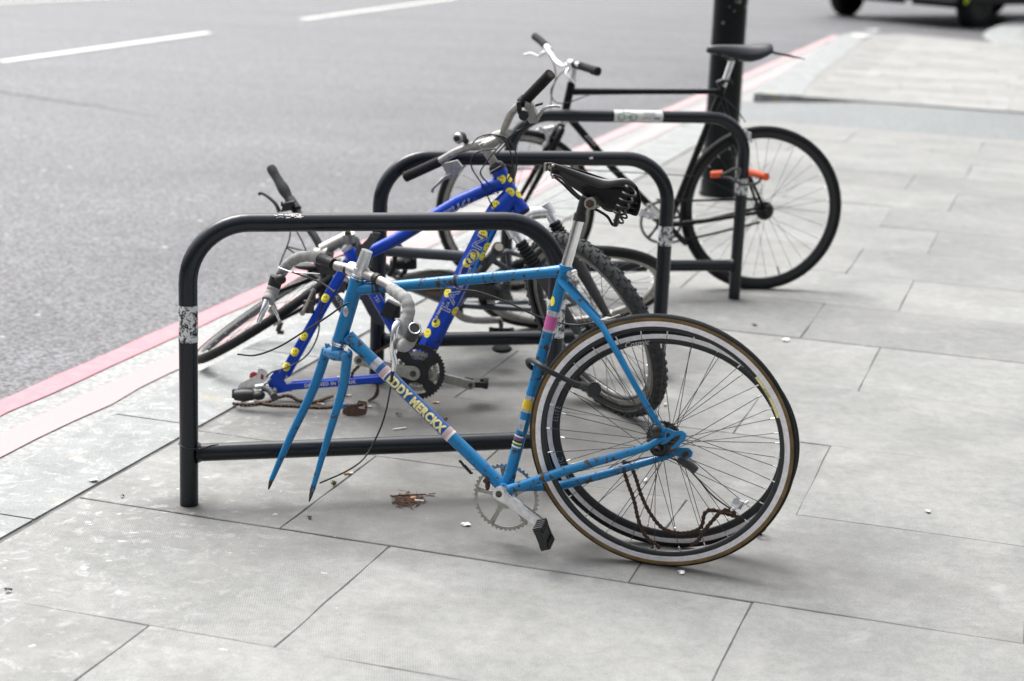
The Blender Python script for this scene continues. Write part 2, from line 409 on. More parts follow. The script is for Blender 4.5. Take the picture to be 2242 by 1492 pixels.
        # old dark gum and grime freckles
        v2 = nd(nt, "ShaderNodeTexVoronoi"); v2.inputs['Scale'].default_value = 23; nt.links.new(t, v2.inputs['Vector'])
        s3 = nd(nt, "ShaderNodeSeparateColor"); nt.links.new(v2.outputs['Color'], s3.inputs[0])
        q = nd(nt, "ShaderNodeMath", operation='MULTIPLY'); nt.links.new(s3.outputs[1], q.inputs[0]); q.inputs[1].default_value = .11
        q2 = nd(nt, "ShaderNodeMath", operation='SUBTRACT'); nt.links.new(q.outputs[0], q2.inputs[0]); nt.links.new(v2.outputs['Distance'], q2.inputs[1])
        col = mix(nt, ramp(nt, q2.outputs[0], 0, .03, (0, 0, 0, 1), (.4, .4, .4, 1)), col, (.16, .155, .145, 1))
    if ribs:
        mp = nd(nt, "ShaderNodeMapping"); mp.inputs['Rotation'].default_value = (0, 0, rad(-4)); nt.links.new(t, mp.inputs['Vector'])
        wv_ = nd(nt, "ShaderNodeTexWave"); wv_.bands_direction = 'X'; wv_.inputs['Scale'].default_value = 56; wv_.inputs['Distortion'].default_value = .6; wv_.inputs['Detail'].default_value = 1
        nt.links.new(mp.outputs[0], wv_.inputs['Vector'])
        wear = ramp(nt, noise(nt, 2.6, 4, .6, t), .38, .62)
        sxr = nd(nt, "ShaderNodeSeparateXYZ"); nt.links.new(t, sxr.inputs[0])
        rg = nd(nt, "ShaderNodeMapRange"); rg.inputs['From Min'].default_value = .75; rg.inputs['From Max'].default_value = -.3; nt.links.new(sxr.outputs['X'], rg.inputs['Value'])
        rb = mix(nt, 1.0, mix(nt, 1.0, wear, sep.outputs[1], 'MULTIPLY'), rg.outputs[0], 'MULTIPLY')
        rc = mix(nt, rb, (1, 1, 1, 1), ramp(nt, wv_.outputs['Fac'], .2, .8, (.87, .87, .87, 1), (1.05, 1.05, 1.05, 1)))
        col = mix(nt, 1.0, col, rc, 'MULTIPLY')
        hgt = mix(nt, 1.0, n3, rc, 'MULTIPLY')
    nt.links.new(col, b.inputs['Base Color']); b.inputs['Roughness'].default_value = .72; b.inputs['Specular IOR Level'].default_value = .35
    bump(nt, b, hgt, .5, .002)
    return m
def road_mat(name, dark=(.060, .060, .066), light=(.100, .100, .107), scale=330, wear_and_sheen=False, grain=.80):
    m, nt, b = base_mat(name)
    t = nd(nt, "ShaderNodeTexCoord").outputs['Object']
    vo = nd(nt, "ShaderNodeTexVoronoi"); vo.inputs['Scale'].default_value = scale * .24; nt.links.new(t, vo.inputs['Vector'])
    sp = nd(nt, "ShaderNodeSeparateColor"); nt.links.new(vo.outputs['Color'], sp.inputs[0])
    g1 = ramp(nt, sp.outputs[0], .1, .95, (1 - grain, 1 - grain, 1 - grain, 1), (1 + grain, 1 + grain, 1 + grain, 1))
    g2 = ramp(nt, noise(nt, 55, 4, .7, t), .25, .75, (.75, .75, .75, 1), (1.25, 1.25, 1.25, 1))
    col = mix(nt, ramp(nt, noise(nt, .8, 5, .6, t), .3, .7), c4(dark), c4(light))
    if wear_and_sheen:          # grazing sheen painted as paler asphalt away from the gutter, plus lane wear
        dp = nd(nt, "ShaderNodeVectorMath", operation='DOT_PRODUCT'); dp.inputs[1].default_value = (BV.x, BV.y, 0); nt.links.new(t, dp.inputs[0])
        wr_ = nd(nt, "ShaderNodeMapRange"); wr_.inputs['From Min'].default_value = -3.5; wr_.inputs['From Max'].default_value = -7.5; nt.links.new(dp.outputs['Value'], wr_.inputs['Value'])
        col = mix(nt, wr_.outputs[0], col, (.102, .102, .108, 1))
        mp = nd(nt, "ShaderNodeMapping"); mp.inputs['Rotation'].default_value = (0, 0, -ANG); mp.inputs['Scale'].default_value = (.10, 1.1, 1); nt.links.new(t, mp.inputs['Vector'])
        col = mix(nt, 1.0, col, ramp(nt, noise(nt, 1.1, 5, .6, mp.outputs[0], .3), .3, .7, (.80, .80, .80, 1), (1.12, 1.12, 1.12, 1)), 'MULTIPLY')
        col = mix(nt, ramp(nt, noise(nt, .35, 6, .68, t, .8), .56, .62, (0, 0, 0, 1), (.35, .35, .35, 1)), col, (.10, .10, .105, 1))
    col = mix(nt, 1.0, mix(nt, 1.0, col, g1, 'MULTIPLY'), g2, 'MULTIPLY')
    v2 = nd(nt, "ShaderNodeTexVoronoi"); v2.inputs['Scale'].default_value = 5.5; nt.links.new(t, v2.inputs['Vector'])
    s3 = nd(nt, "ShaderNodeSeparateColor"); nt.links.new(v2.outputs['Color'], s3.inputs[0])
    q = nd(nt, "ShaderNodeMath", operation='MULTIPLY'); nt.links.new(s3.outputs[1], q.inputs[0]); q.inputs[1].default_value = .14
    q2 = nd(nt, "ShaderNodeMath", operation='SUBTRACT'); nt.links.new(q.outputs[0], q2.inputs[0]); nt.links.new(v2.outputs['Distance'], q2.inputs[1])
    col = mix(nt, ramp(nt, q2.outputs[0], 0, .04, (0, 0, 0, 1), (.6, .6, .6, 1)), col, (.42, .42, .42, 1))
    nt.links.new(col, b.inputs['Base Color']); b.inputs['Roughness'].default_value = .56; b.inputs['Specular IOR Level'].default_value = .5
    bump(nt, b, g1, .45, .002)
    return m
def granite_mat(name, light=(.27, .282, .278), dark=(.17, .182, .178)):
    m, nt, b = base_mat(name)
    t = nd(nt, "ShaderNodeTexCoord").outputs['Object']
    col = mix(nt, ramp(nt, noise(nt, 5, 6, .7, t, .6), .3, .7), c4(dark), c4(light))
    col = mix(nt, 1.0, col, ramp(nt, noise(nt, 150, 4, .75, t), .3, .7, (.72, .72, .72, 1), (1.25, 1.25, 1.25, 1)), 'MULTIPLY')
    col = mix(nt, ramp(nt, noise(nt, 14, 7, .8, t, .6), .52, .64, (0, 0, 0, 1), (.75, .75, .75, 1)), col, (.40, .41, .40, 1))
    col = mix(nt, ramp(nt, noise(nt, 3, 5, .6, t, 1), .62, .72, (0, 0, 0, 1), (.5, .5, .5, 1)), col, (.38, .30, .17, 1))
    nt.links.new(col, b.inputs['Base Color']); b.inputs['Roughness'].default_value = .68
    bump(nt, b, noise(nt, 90, 5, .7, t), .5, .004); return m
def marking_mat(name, col, under, lo=.42, hi=.6, scale=18, haze_fade=None):
    m, nt, b = base_mat(name)
    t = nd(nt, "ShaderNodeTexCoord").outputs['Object']
    k = ramp(nt, noise(nt, scale, 6, .75, t), lo, hi)
    c_ = mix(nt, k, c4(under), c4(col))
    if haze_fade:          # distance haze painted in: lines wash out further down the street
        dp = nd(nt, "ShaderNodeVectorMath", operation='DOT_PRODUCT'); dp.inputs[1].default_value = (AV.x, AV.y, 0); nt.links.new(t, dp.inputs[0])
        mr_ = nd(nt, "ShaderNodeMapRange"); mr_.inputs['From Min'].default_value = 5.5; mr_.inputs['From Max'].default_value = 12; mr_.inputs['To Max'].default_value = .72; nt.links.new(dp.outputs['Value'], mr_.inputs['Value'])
        c_ = mix(nt, mr_.outputs[0], c_, c4(haze_fade))
    c_ = mix(nt, 1.0, c_, ramp(nt, noise(nt, 200, 3, .7, t), .2, .8, (.85, .85, .85, 1), (1.12, 1.12, 1.12, 1)), 'MULTIPLY')
    nt.links.new(c_, b.inputs['Base Color']); b.inputs['Roughness'].default_value = .65; return m
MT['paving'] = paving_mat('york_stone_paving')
MT['paving_far'] = paving_mat('pale_paving', (.30, .30, .285), (.24, .24, .23), False, False, False)
MT['joint'] = simple('joint_sand', (.19, .186, .175), .9, 0, .75, 5)
MT['road'] = road_mat('asphalt', wear_and_sheen=True)
MT['gutter'] = road_mat('worn_gutter_asphalt', (.21, .215, .21), (.28, .285, .275), 300, grain=.2)
MT['crossover'] = road_mat('grey_crossover', (.135, .145, .145), (.165, .175, .175), 260, grain=.22)
MT['granite'] = granite_mat('granite_kerb')
MT['red_line'] = marking_mat('red_line_paint', (.58, .17, .20), (.42, .23, .24), .3, .55, haze_fade=(.36, .30, .30))
MT['pink_line'] = marking_mat('faded_red_line_paint', (.42, .255, .26), (.28, .265, .26), .35, .62, haze_fade=(.33, .30, .30))
MT['white_line'] = marking_mat('white_line_paint', (.80, .80, .75), (.60, .60, .58), .3, .6)

def sheet(name, pts, z, mat, thick=None):
    mb = MB(); n = len(pts)
    mb.add([Vector((p[0], p[1], z)) for p in pts], [tuple(range(n))], False)
    o = build(name, mb, mat, None, (0, 0, 0), False); 
    if o.data.polygons[0].normal.z < 0: o.data.flip_normals()
    return tag(o, kind='structure')
def P2(v): return (v.x, v.y)
sheet('ground', [(-150, -30), (150, -30), (150, 300), (-150, 300)], -.125, 'joint')
sheet('road', [P2(ab(-12, -22)), P2(ab(-12, -2.72)), P2(ab(13.9, -2.72)), P2(ab(15.99, -2.72)), P2(ab(15.99, 16)), P2(ab(80, 30)), P2(ab(90, -22))], -.1, 'road')
sheet('gutter', [P2(ab(-6, -3.275)), P2(ab(-6, -2.76)), P2(ab(24, -2.76)), P2(ab(24, -3.275))], -.096, 'gutter')
def strip(name, pts0, pts1, z, mat):
    mb = MB(); n = len(pts0); vs = [Vector((*p, z)) for p in pts0] + [Vector((*p, z)) for p in pts1]
    mb.add(vs, [(i, i + 1, n + i + 1, n + i) for i in range(n - 1)], False)
    o = build(name, mb, mat, None, (0, 0, 0)); 
    if o.data.polygons[0].normal.z < 0: o.data.flip_normals()
    return tag(o, kind='structure')
def rough_edge(b0, a0, a1, amp, step=.22, seed=0):
    r = random.Random(seed); return [P2(ab(a0 + i * step, b0 + r.uniform(-amp, amp))) for i in range(int((a1 - a0) / step))]
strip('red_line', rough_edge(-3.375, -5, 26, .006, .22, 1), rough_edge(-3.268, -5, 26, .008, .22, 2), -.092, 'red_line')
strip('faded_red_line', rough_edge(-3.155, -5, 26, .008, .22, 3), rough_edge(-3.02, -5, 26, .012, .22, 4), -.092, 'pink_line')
def wline(p, q, w=.11):
    p = Vector(p); q = Vector(q); d = (q - p).normalized(); n = Vector((-d.y, d.x)) * w / 2
    sheet('lane_marking', [tuple(p + n), tuple(p - n), tuple(q - n), tuple(q + n)], -.092, 'white_line')
wline((-5.03, 17.08), (-3.80, 21.52)); wline((-3.04, 24.33), (-1.2, 30.9)); wline((-7.45, 25.0), (-5.9, 28.1)); wline((-6.3, 12.6), (-5.6, 15.1))
# thin crack in the asphalt
mb = MB(); r_ = random.Random(5)
pts = [G(-60 + 45 * i, 190 + 7.2 * i + r_.uniform(-2, 2), -.0935) for i in range(10)]
mb.tube(pts, [.0035, .0025, .001], 4); tag(build('road_crack', mb, 'joint', None, (0, 0, 0)), kind='structure')

# paving slabs
def paving(name, rows, b0, b1, offs, step, ztop, mat, gap=.0030, chip=.0020, seed=3, poly=None, ribp=.5, w=None):
    r = random.Random(seed); mb = MB(); cols = []
    for i in range(len(rows) - 1):
        a0, a1 = rows[i] + gap / 2, rows[i + 1] - gap / 2
        o = offs[i % len(offs)]; k0 = math.floor((b0 - o) / step)
        edges = [b0] + [o + step * k for k in range(k0, k0 + 60) if b0 + .08 < o + step * k < b1 - .05] + [b1]
        for j in range(len(edges) - 1):
            e0, e1 = edges[j] + gap / 2, edges[j + 1] - gap / 2
            n = max(2, int((e1 - e0) / .12)); m = max(2, int((a1 - a0) / .12)); loop = []
            jt = lambda: r.uniform(-.0026, .0026)
            for q in range(n): loop.append((a0 + jt(), e0 + (e1 - e0) * q / n))
            for q in range(m): loop.append((a0 + (a1 - a0) * q / m, e1 + jt()))
            for q in range(n): loop.append((a1 + jt(), e1 - (e1 - e0) * q / n))
            for q in range(m): loop.append((a1 - (a1 - a0) * q / m, e0 + jt()))
            ca, cb_ = (a0 + a1) / 2, (e0 + e1) / 2; dz = r.uniform(-.0015, .0015)
            N = len(loop); s0 = len(mb.v)
            inner = []
            for (a, b) in loop:
                inner.append((a + (chip if a < ca else -chip) * (abs(a - ca) > (a1 - a0) / 2 - .01), b + (chip if b < cb_ else -chip) * (abs(b - cb_) > (e1 - e0) / 2 - .01)))
            vs = [ab(a, b, ztop + dz) for a, b in inner] + [ab(a, b, ztop - chip + dz) for a, b in loop] + [ab(a, b, ztop - .03) for a, b in loop]
            fs = [tuple(range(N))] + [(q, N + q, N + (q + 1) % N, (q + 1) % N) for q in range(N)] + [(N + q, 2 * N + q, 2 * N + (q + 1) % N, N + (q + 1) % N) for q in range(N)]
            mb.add(vs, fs, False); col = (r.random(), 1.0 if (r.random() < ribp) else 0.0, 0, 1); cols += [col] * len(vs)
    o = build(name, mb, mat, None, (0, 0, 0))
    ca_ = o.data.color_attributes.new('slab', 'FLOAT_COLOR', 'POINT')
    for i, c in enumerate(cols): ca_.data[i].color = c
    return tag(o, kind='structure')
rows = [-.16, .54, 1.24, 1.94, 2.64, 3.33, 4.02, 4.70, 5.40, 6.10, 6.79, 7.47, 8.16, 8.85, 9.54, 10.23, 10.92, 11.61, 12.30, 12.99, 13.68]
# parity: row 3.33 -> -.61
offs = [(-.61 if (i % 2 == 1) else -.922) for i in range(20)]
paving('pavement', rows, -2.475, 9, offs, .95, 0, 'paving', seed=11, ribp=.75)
sheet('paving_bed', [P2(ab(-.2, -2.6)), P2(ab(-.2, 9)), P2(ab(13.7, 9)), P2(ab(13.7, -2.6))], -.0042, 'joint')
# granite kerbs: blocks along an edge with a rounded arris on the road side
def kerb_run(pts_out, pts_in, ztop, zbot, block=.92):
    mb = MB(); n = len(pts_out)
    for i in range(n - 1):
        o0, o1, i0, i1 = [Vector((*p, 0)) for p in (pts_out[i], pts_out[i + 1], pts_in[i], pts_in[i + 1])]
        d = (o1 - o0).normalized(); g = d * .004; o0 += g; i0 += g; o1 -= g; i1 -= g
        wd = (i0 - o0).normalized(); wd1 = (i1 - o1).normalized(); 
        prof = lambda o, w_, ii: [o + Vector((0, 0, zbot)), o + Vector((0, 0, ztop - .025)), o + w_ * .008 + Vector((0, 0, ztop - .008)), o + w_ * .028 + Vector((0, 0, ztop)), ii + Vector((0, 0, ztop)), ii + Vector((0, 0, zbot))]
        a = prof(o0, wd, i0); b = prof(o1, wd1, i1)
        mb.add(a + b, [(k, k + 1, 7 + k, 6 + k) for k in range(5)] + [tuple(range(5, -1, -1)), tuple(range(6, 12))], False)
    return tag(build('kerb', mb, 'granite', None, (0, 0, 0)), kind='structure')
def krange(a0, a1, st): 
    out = [a0]
    while out[-1] + st < a1: out.append(out[-1] + st)
    return out + [a1]
ks = krange(-3.62, 13.7, .93)
kerb_run([P2(ab(a, -2.81)) for a in ks], [P2(ab(a, -2.49)) for a in ks], .001, -.13)
# edging stones at the near side of the crossover
ks = krange(-2.81, 9, .9)
mb = MB()
sheet('crossover_edge', [P2(ab(13.69, -2.8)), P2(ab(13.69, 9)), P2(ab(13.98, 9)), P2(ab(13.98, -2.8))], -.012, 'paving_far')
# crossover: sloping grey sheet
mb = MB()
mb.add([ab(13.9, -3.0, -.096), ab(13.9, -.2, -.05), ab(13.9, 9, -.014), ab(16.9, 9, -.0045), ab(16.5, -.2, -.0045), ab(16.2, -1.7, -.008), ab(16.1, -3.0, -.096)], [(0, 1, 5, 6), (1, 4, 5), (1, 2, 3, 4)], False)
tag(build('crossover', mb, 'crossover', None, (0, 0, 0)), kind='structure')
# raised far footway with its granite kerb
def spl2(pts, k=6): return [(v.x, v.y) for v in cat([Vector((p[0], p[1], 0)) for p in pts], k)]
far_out = spl2([(2.10, 16.10), (2.62, 18.2), (3.42, 21.1), (4.16, 23.92), (4.60, 25.0)], 3)
far_in = spl2([(2.52, 16.02), (3.0, 18.1), (3.78, 20.95), (4.50, 23.7), (4.95, 24.75)], 3)
kerb_run(far_out, far_in, .001, -.13)
fr = [16.2, 16.75, 17.3, 17.85, 18.4, 18.95, 19.5, 20.1, 20.7, 21.3, 21.9, 22.5, 23.1, 23.75]
mb = MB(); mb.add([Vector((p[0], p[1], -.003)) for p in [(2.45, 16.02), (4.43, 15.64), (14, 13.6), (20, 24), (6.5, 23.7), (5.3, 25.0), (4.85, 24.7), (4.1, 22.4), (3.6, 20.3), (2.9, 17.7)]], [tuple(range(8))], False)
tag(build('footway_bed', mb, 'paving_far', None, (0, 0, 0)), kind='structure')
def far_paving():
    r = random.Random(4); mb = MB(); cols = []
    a = 16.0; k = 0
    while a < 24.2:
        h_ = .42; b = -2.35 + (k % 2) * .3 + (a - 16) * -.02; k += 1
        while b < 9:
            w_ = r.uniform(.45, .8); q = [(a + .004 , b + .004), (a + .004, b + w_ - .004), (a + h_ - .004, b + w_ - .004), (a + h_ - .004, b + .004)]
            ok = True
            cx, cy = ab(a + h_ / 2, b + w_ / 2).x, ab(a + h_ / 2, b + w_ / 2).y
            if cy > 25.1 - .9 * max(0, cx - 5.2) * 1.4 and cx > 4.4 and cx < 6.6: ok = False
            if ok:
                z = .001 + r.uniform(-.001, .001); v0 = [ab(x, y, z) for x, y in q] + [ab(x, y, -.13 if k == 1 else -.03) for x, y in q]
                mb.add(v0, [(0, 1, 2, 3), (0, 4, 5, 1), (1, 5, 6, 2), (2, 6, 7, 3), (3, 7, 4, 0)], False); cols += [(r.random(), 0, 0, 1)] * 8
            b += w_
        a += h_
    o = build('far_pavement', mb, 'paving_far', None, (0, 0, 0))
    ca_ = o.data.color_attributes.new('slab', 'FLOAT_COLOR', 'POINT')
    for i, c in enumerate(cols): ca_.data[i].color = c
    tag(o, kind='structure')
far_paving()
c2o = spl2([(6.22, 23.55), (6.55, 25.6), (7.25, 27.6), (8.3, 30.0), (10.5, 34.5)], 3); c2i = spl2([(6.68, 23.5), (7.0, 25.4), (7.7, 27.4), (8.75, 29.8), (10.95, 34.3)], 3)
kerb_run(c2o, c2i, .006, -.13)
strip('side_pavement', c2i, [(p[0] + 14, p[1]) for p in c2i], .0, 'paving_far')
# ------------------------------------------------------------------ STANDS
SW, SH, SB = 1.0141, .7801, .1482
ST = [(-.86166, 4.5504, .2550), (-.46174, 5.8631, .24206), (-.03925, 7.1908, .23343)]
def stand(i, label, tapes):  # one stand of the row
    x, y, ph = ST[i]; L = Vector((x, y, 0)); d = Vector((math.cos(ph), math.sin(ph), 0)); Z = Vector((0, 0, 1))
    root = empty('cycle_stand', L + d * SW / 2); tag(root, label, 'bike stand', 'black tubular bicycle stands along the pavement')
    R = .16; pts = [L, L + Z * .3]
    for k in range(13):
        a = math.pi / 2 * k / 12; pts.append(L + d * (R - R * math.cos(a)) + Z * (SH - R + R * math.sin(a)))
    for k in range(13):
        a = math.pi / 2 * (1 - k / 12); pts.append(L + d * (SW - R + R * math.cos(a)) + Z * (SH - R + R * math.sin(a)))
    pts += [L + d * SW + Z * .3, L + d * SW]
    mb = MB(); mb.tube(pts, .025, 32, ref=(0, -1, .2)); build('hoop', mb, 'stand', root)
    mb = MB(); mb.tube([L + d * .018 + Z * SB, L + d * (SW - .018) + Z * SB], .0245, 28)
    for t, s in ((L, 1), (L + d * SW, -1)):      # weld bead
        mb.tube([t + d * s * .0215 + Z * SB, t + d * s * .032 + Z * SB], [.031, .0255], 24)
    build('tapping_rail', mb, 'stand', root)
    for (side, z0, z1) in tapes:
        o = L + (d * SW if side else Vector((0, 0, 0))); mb = MB()
        mb.tube([o + Z * z0, o + Z * z1], .0256, 28, caps=False); build('worn_tape_band', mb, 'wear_and_sheen', root)
    return root, L, d
s0, L0, D0 = stand(0, 'nearest black bike stand, right behind the sky blue racing bike', [(0, .46, .56), (1, .45, .56)])
s1, L1, D1 = stand(1, 'middle black bike stand, behind the royal blue mountain bike with smiley stickers', [(1, .475, .545)])
s2, L2, D2 = stand(2, 'farthest black bike stand, with a white cycle sticker on its top rail', [(1, .455, .525)])
# white sticker with a green bicycle on stand 3
Z = Vector((0, 0, 1))
tp = L2 + Z * SH; w3 = Wrap(tp, tp + D2 * SW, .0252, (0, -1, .33))
def along_on(wrap, px, py):
    r = ray(px, py); n = r.cross(wrap.d).cross(r)   # closest point on the axis to the sight line
    return (CAM - wrap.p0).dot(n) / wrap.d.dot(n)
a0 = along_on(w3, 1342, 255); a1 = along_on(w3, 1448, 256); ac = (a0 + a1) / 2
mb = MB(); w3.put(mb, rect_geo(a1 - a0, .062, 4, 12), ac, 0); stk = build('sticker', mb, 'paper', s2)
def ringg(cx, cy, r, w_):
    vs = []; fs = []
    for k in range(24):
        a = 2 * math.pi * k / 24
        vs += [(cx + r * math.cos(a), cy + r * math.sin(a)), (cx + (r - w_) * math.cos(a), cy + (r - w_) * math.sin(a))]
    for k in range(24): j = (k + 1) % 24; fs.append((2 * k, 2 * j, 2 * j + 1, 2 * k + 1))
    return vs, fs
def lineg(pts, w_):
    vs = []; fs = []
    for i in range(len(pts) - 1):
        (x0, y0), (x1, y1) = pts[i], pts[i + 1]; L = math.hypot(x1 - x0, y1 - y0) or 1; nx, ny = -(y1 - y0) / L * w_ / 2, (x1 - x0) / L * w_ / 2
        o = len(vs); vs += [(x0 + nx, y0 + ny), (x1 + nx, y1 + ny), (x1 - nx, y1 - ny), (x0 - nx, y0 - ny)]; fs.append((o, o + 1, o + 2, o + 3))
    return vs, fs
mb = MB()
for g_ in (ringg(-.062, -.008, .016, .004), ringg(-.012, -.008, .016, .004), lineg([(-.062, -.008), (-.052, .012), (-.026, .012), (-.012, -.008)], .004), lineg([(-.052, .012), (-.038, -.008), (-.026, .012)], .004), lineg([(-.038, -.008), (-.012, -.008)], .004), lineg([(-.056, .018), (-.048, .018)], .004)):
    w3.put(mb, g_, ac - .012, 0, 0, .0012)
build('bicycle_print', mb, 'green', stk)
mb = MB(); w3.put(mb, text_geo('REPORTED', .0105), ac + .045, .35, 0, .0012); w3.put(mb, text_geo('to the police', .010, .2), ac + .043, -.02, 0, .0012); w3.put(mb, lineg([(-.03, 0), (.01, 0)], .0025), ac + .045, -.45, 0, .0012)
build('printed_words', mb, 'black', stk)
mb = MB(); w3.put(mb, rect_geo(.028, .006, 2, 2), ac + .078, -.48, 0, .0014); build('blue_print', mb, 'navy', stk)
# chips of white paint on stand 2 and a scuff on stand 1
w2_ = Wrap(L1 + Z * SH, L1 + D1 * SW + Z * SH, .0252, (0, -1, .33))
mb = MB(); a_ = along_on(w2_, 1289, 350)
w2_.put(mb, ([(-.010, .003), (-.002, .001), (.004, .005), (.009, .001), (.006, -.004), (-.004, -.004), (-.005, .000)], [(0, 1, 2, 3, 4, 5, 6)]), a_, -.1); build('paint_chip', mb, 'white', s1)
w1_ = Wrap(L0 + Z * SH, L0 + D0 * SW + Z * SH, .0252, (0, -1, .33)); r_ = random.Random(6)
mb = MB(); a_ = along_on(w1_, 640, 480)
for k in range(26):
    w1_.put(mb, rect_geo(r_.uniform(.003, .014), r_.uniform(.001, .003), 1, 1), a_ + r_.gauss(0, .018), r_.uniform(.35, .9), r_.uniform(-.3, .3))
build('paint_scuff', mb, 'dull_alu', s0)
# cable tie round the near left leg
ct = L0 + Z * .168
mb = MB(); pts = [ct + Vector((math.cos(a) * .0262, math.sin(a) * .0262, .002 - .006 * math.cos(a))) for a in [2 * math.pi * k / 28 for k in range(28)]]
mb.tube(pts, .0022, 8, closed=True)
hd = ct + Vector((.0285, -.014, -.004)); mb.box(hd, (.005, 0, 0), (0, .004, 0), (0, 0, .0035))
mb.tube(cat([hd, hd + Vector((.018, -.004, .006)), hd + Vector((.036, -.006, .014)), hd + Vector((.055, -.006, .018))], 5), [.0016, .0022, .0026, .0016], 6)
tag(build('cable_tie', mb, 'cable', None), 'thin black cable tie round the left leg of the nearest stand', 'cable tie')

# ------------------------------------------------------------------ WHEELS
def wheel(name, C, yaw, lean, R, tr, parent=None, rimh=.022, tyre=None, rimside='brake_track', rimbody='rim_black', spokes=32, hub='black_metal', knob=False, hubw=.05, spoke_r=.0009, spin=0., cassette=0, pair=False, tw=1.0, sidewall=None, flange=.024, track=.0125):
    C = Vector(C); P = Plane(C, yaw, lean); u, w, n = P.u, P.w, P.n
    root = empty(name, C - Vector((0, 0, min(C.z, R))), parent)
    R0 = R - 2 * tr                                  # outer rim radius (bead)
    mb = MB(); prof = []; K = 14; sw = []
    for k in range(K + 1):
        a = math.radians(-125 + 250 * k / K); prof.append((R - tr + tr * math.cos(a), tr * tw * math.sin(a)))
    outer = prof[:]
    if sidewall:
        lo = [p for p in outer if p[1] < -tr * tw * .62 and p[0] < R - tr * .45 ]; 
        i0 = 3; mb.rev(C, u, w, n, outer[i0:K + 1 - i0], 160, closed=False)
        mb.cur = 1; mb.rev(C, u, w, n, outer[:i0 + 1], 160, closed=False); mb.rev(C, u, w, n, outer[K - i0:], 160, closed=False)
        build('tyre', mb, [tyre or 'rubber', sidewall], root)
    else:
        mb.rev(C, u, w, n, outer, 160, closed=False)
        if knob:
            rr = random.Random(9); m = 62
            for k in range(m):
                a = 2 * math.pi * k / m
                for (off, da, ln, wd) in ((-.8, 0, .008, .006), (.8, .5, .008, .006), (-.28, .25, .009, .0055), (.28, .75, .009, .0055)):
                    aa = a + da * 2 * math.pi / m; d = u * math.cos(aa) + w * math.sin(aa); t = n.cross(d)
                    ph = off * 1.15; c_ = C + d * (R - tr + tr * math.cos(ph)) + n * (tr * tw * math.sin(ph)); nn = (d * math.cos(ph) + n * math.sin(ph)).normalized(); sd = t.cross(nn)
                    mb.box(c_ + nn * .0012, t * (ln * .62), sd * wd, nn * .0028)
        build('tyre', mb, tyre or 'rubber', root)
    bw = .0082 if tr < .012 else .0095 if tr < .016 else .0125
    mb = MB(); H = rimh; q = track if H > .016 else H * .6
    mb.rev(C, u, w, n, [(R0 + .013, bw * .92), (R0 + .005, bw + .0006), (R0 - q * .48, bw + .0006), (R0 - q * .5, bw - .0004), (R0 - q * .56, bw + .0006), (R0 - q, bw + .0004), (R0 - q, bw - .002), (R0 + .010, bw - .004)], 160, smooth=False)
    mb.rev(C, u, w, n, [(R0 + .013, -bw * .92), (R0 + .005, -bw - .0006), (R0 - q, -bw - .0004), (R0 - q, -bw + .002), (R0 + .010, -bw + .004)], 160, smooth=False)
    mb.cur = 1
    mb.rev(C, u, w, n, [(R0 - q, bw - .0005), (R0 - H, bw * .45), (R0 - H - .002, 0), (R0 - H, -bw * .45), (R0 - q, -bw + .0005), (R0 - q + .004, 0)], 160)
    rim = build('rim', mb, [rimside, rimbody], root)
    mb = MB(); hw = hubw
    mb.rev(C, u, w, n, [(.004, -hw * .55), (flange, -hw * .55), (flange, -hw * .48), (.014, -hw * .40), (.012, hw * .4), (flange, hw * .48), (flange, hw * .55), (.004, hw * .55)], 28)
    mb.cyl(C - n * hw * 1.15, C + n * hw * 1.15, .0048, None, 12); mb.cyl(C + n * hw * .62, C + n * hw * 1.0, .0105, .009, 14); mb.cyl(C - n * hw * .62, C - n * hw * 1.0, .0105, .009, 14)
    hubo = build('hub', mb, hub, root)
    for k in range(cassette):
        mb = MB(); r_c = .046 - .0032 * k; teeth = 26 - 2 * k; lp = []
        for j in range(teeth * 2): lp.append(((r_c if j % 2 else r_c - .004) * math.cos(math.pi * j / teeth), (r_c if j % 2 else r_c - .004) * math.sin(math.pi * j / teeth)))
        mb.plate(C - n * (hw * .62 + .0036 * k), u, w, n, [lp], .002); build('sprocket', mb, 'old_metal', root)
    R1 = R0 - H
    for k in range(spokes):
        side = 1 if k % 2 else -1; a = 2 * math.pi * (k + .5) / spokes + spin
        if pair: a = 2 * math.pi * ((k // 2) + (.36 if k % 2 else .64)) / (spokes / 2) + spin
        cr = (1 if (k // 2) % 2 else -1) * 1.15
        e = C + (u * math.cos(a) + w * math.sin(a)) * R1
        s_ = C + (u * math.cos(a + cr) + w * math.sin(a + cr)) * (flange - .003) + n * (side * hw * .52)
        mb = MB(); mb.tube([s_, e], spoke_r, 5, caps=False); d = (s_ - e).normalized(); mb.cur = 1; mb.tube([e - d * .002, e + d * .013], spoke_r * 1.9, 6)
        build('spoke', mb, ['spoke', 'alu'], root)
    return root, P, rim, R0
def arc_text(s, P, C, rad_, off, size, ang, mat, parent, shear=0., name='lettering', outward=True, sp=1.0):
    vs, fs = text_geo(s, size, shear, 0, sp); mb = MB()
    out = []
    for x, y in vs:
        a = ang - x / rad_; r_ = rad_ + y; out.append(C + P.u * (r_ * math.cos(a)) + P.w * (r_ * math.sin(a)) + P.n * off)
    mb.add(out, fs, False); return build(name, mb, mat, parent)
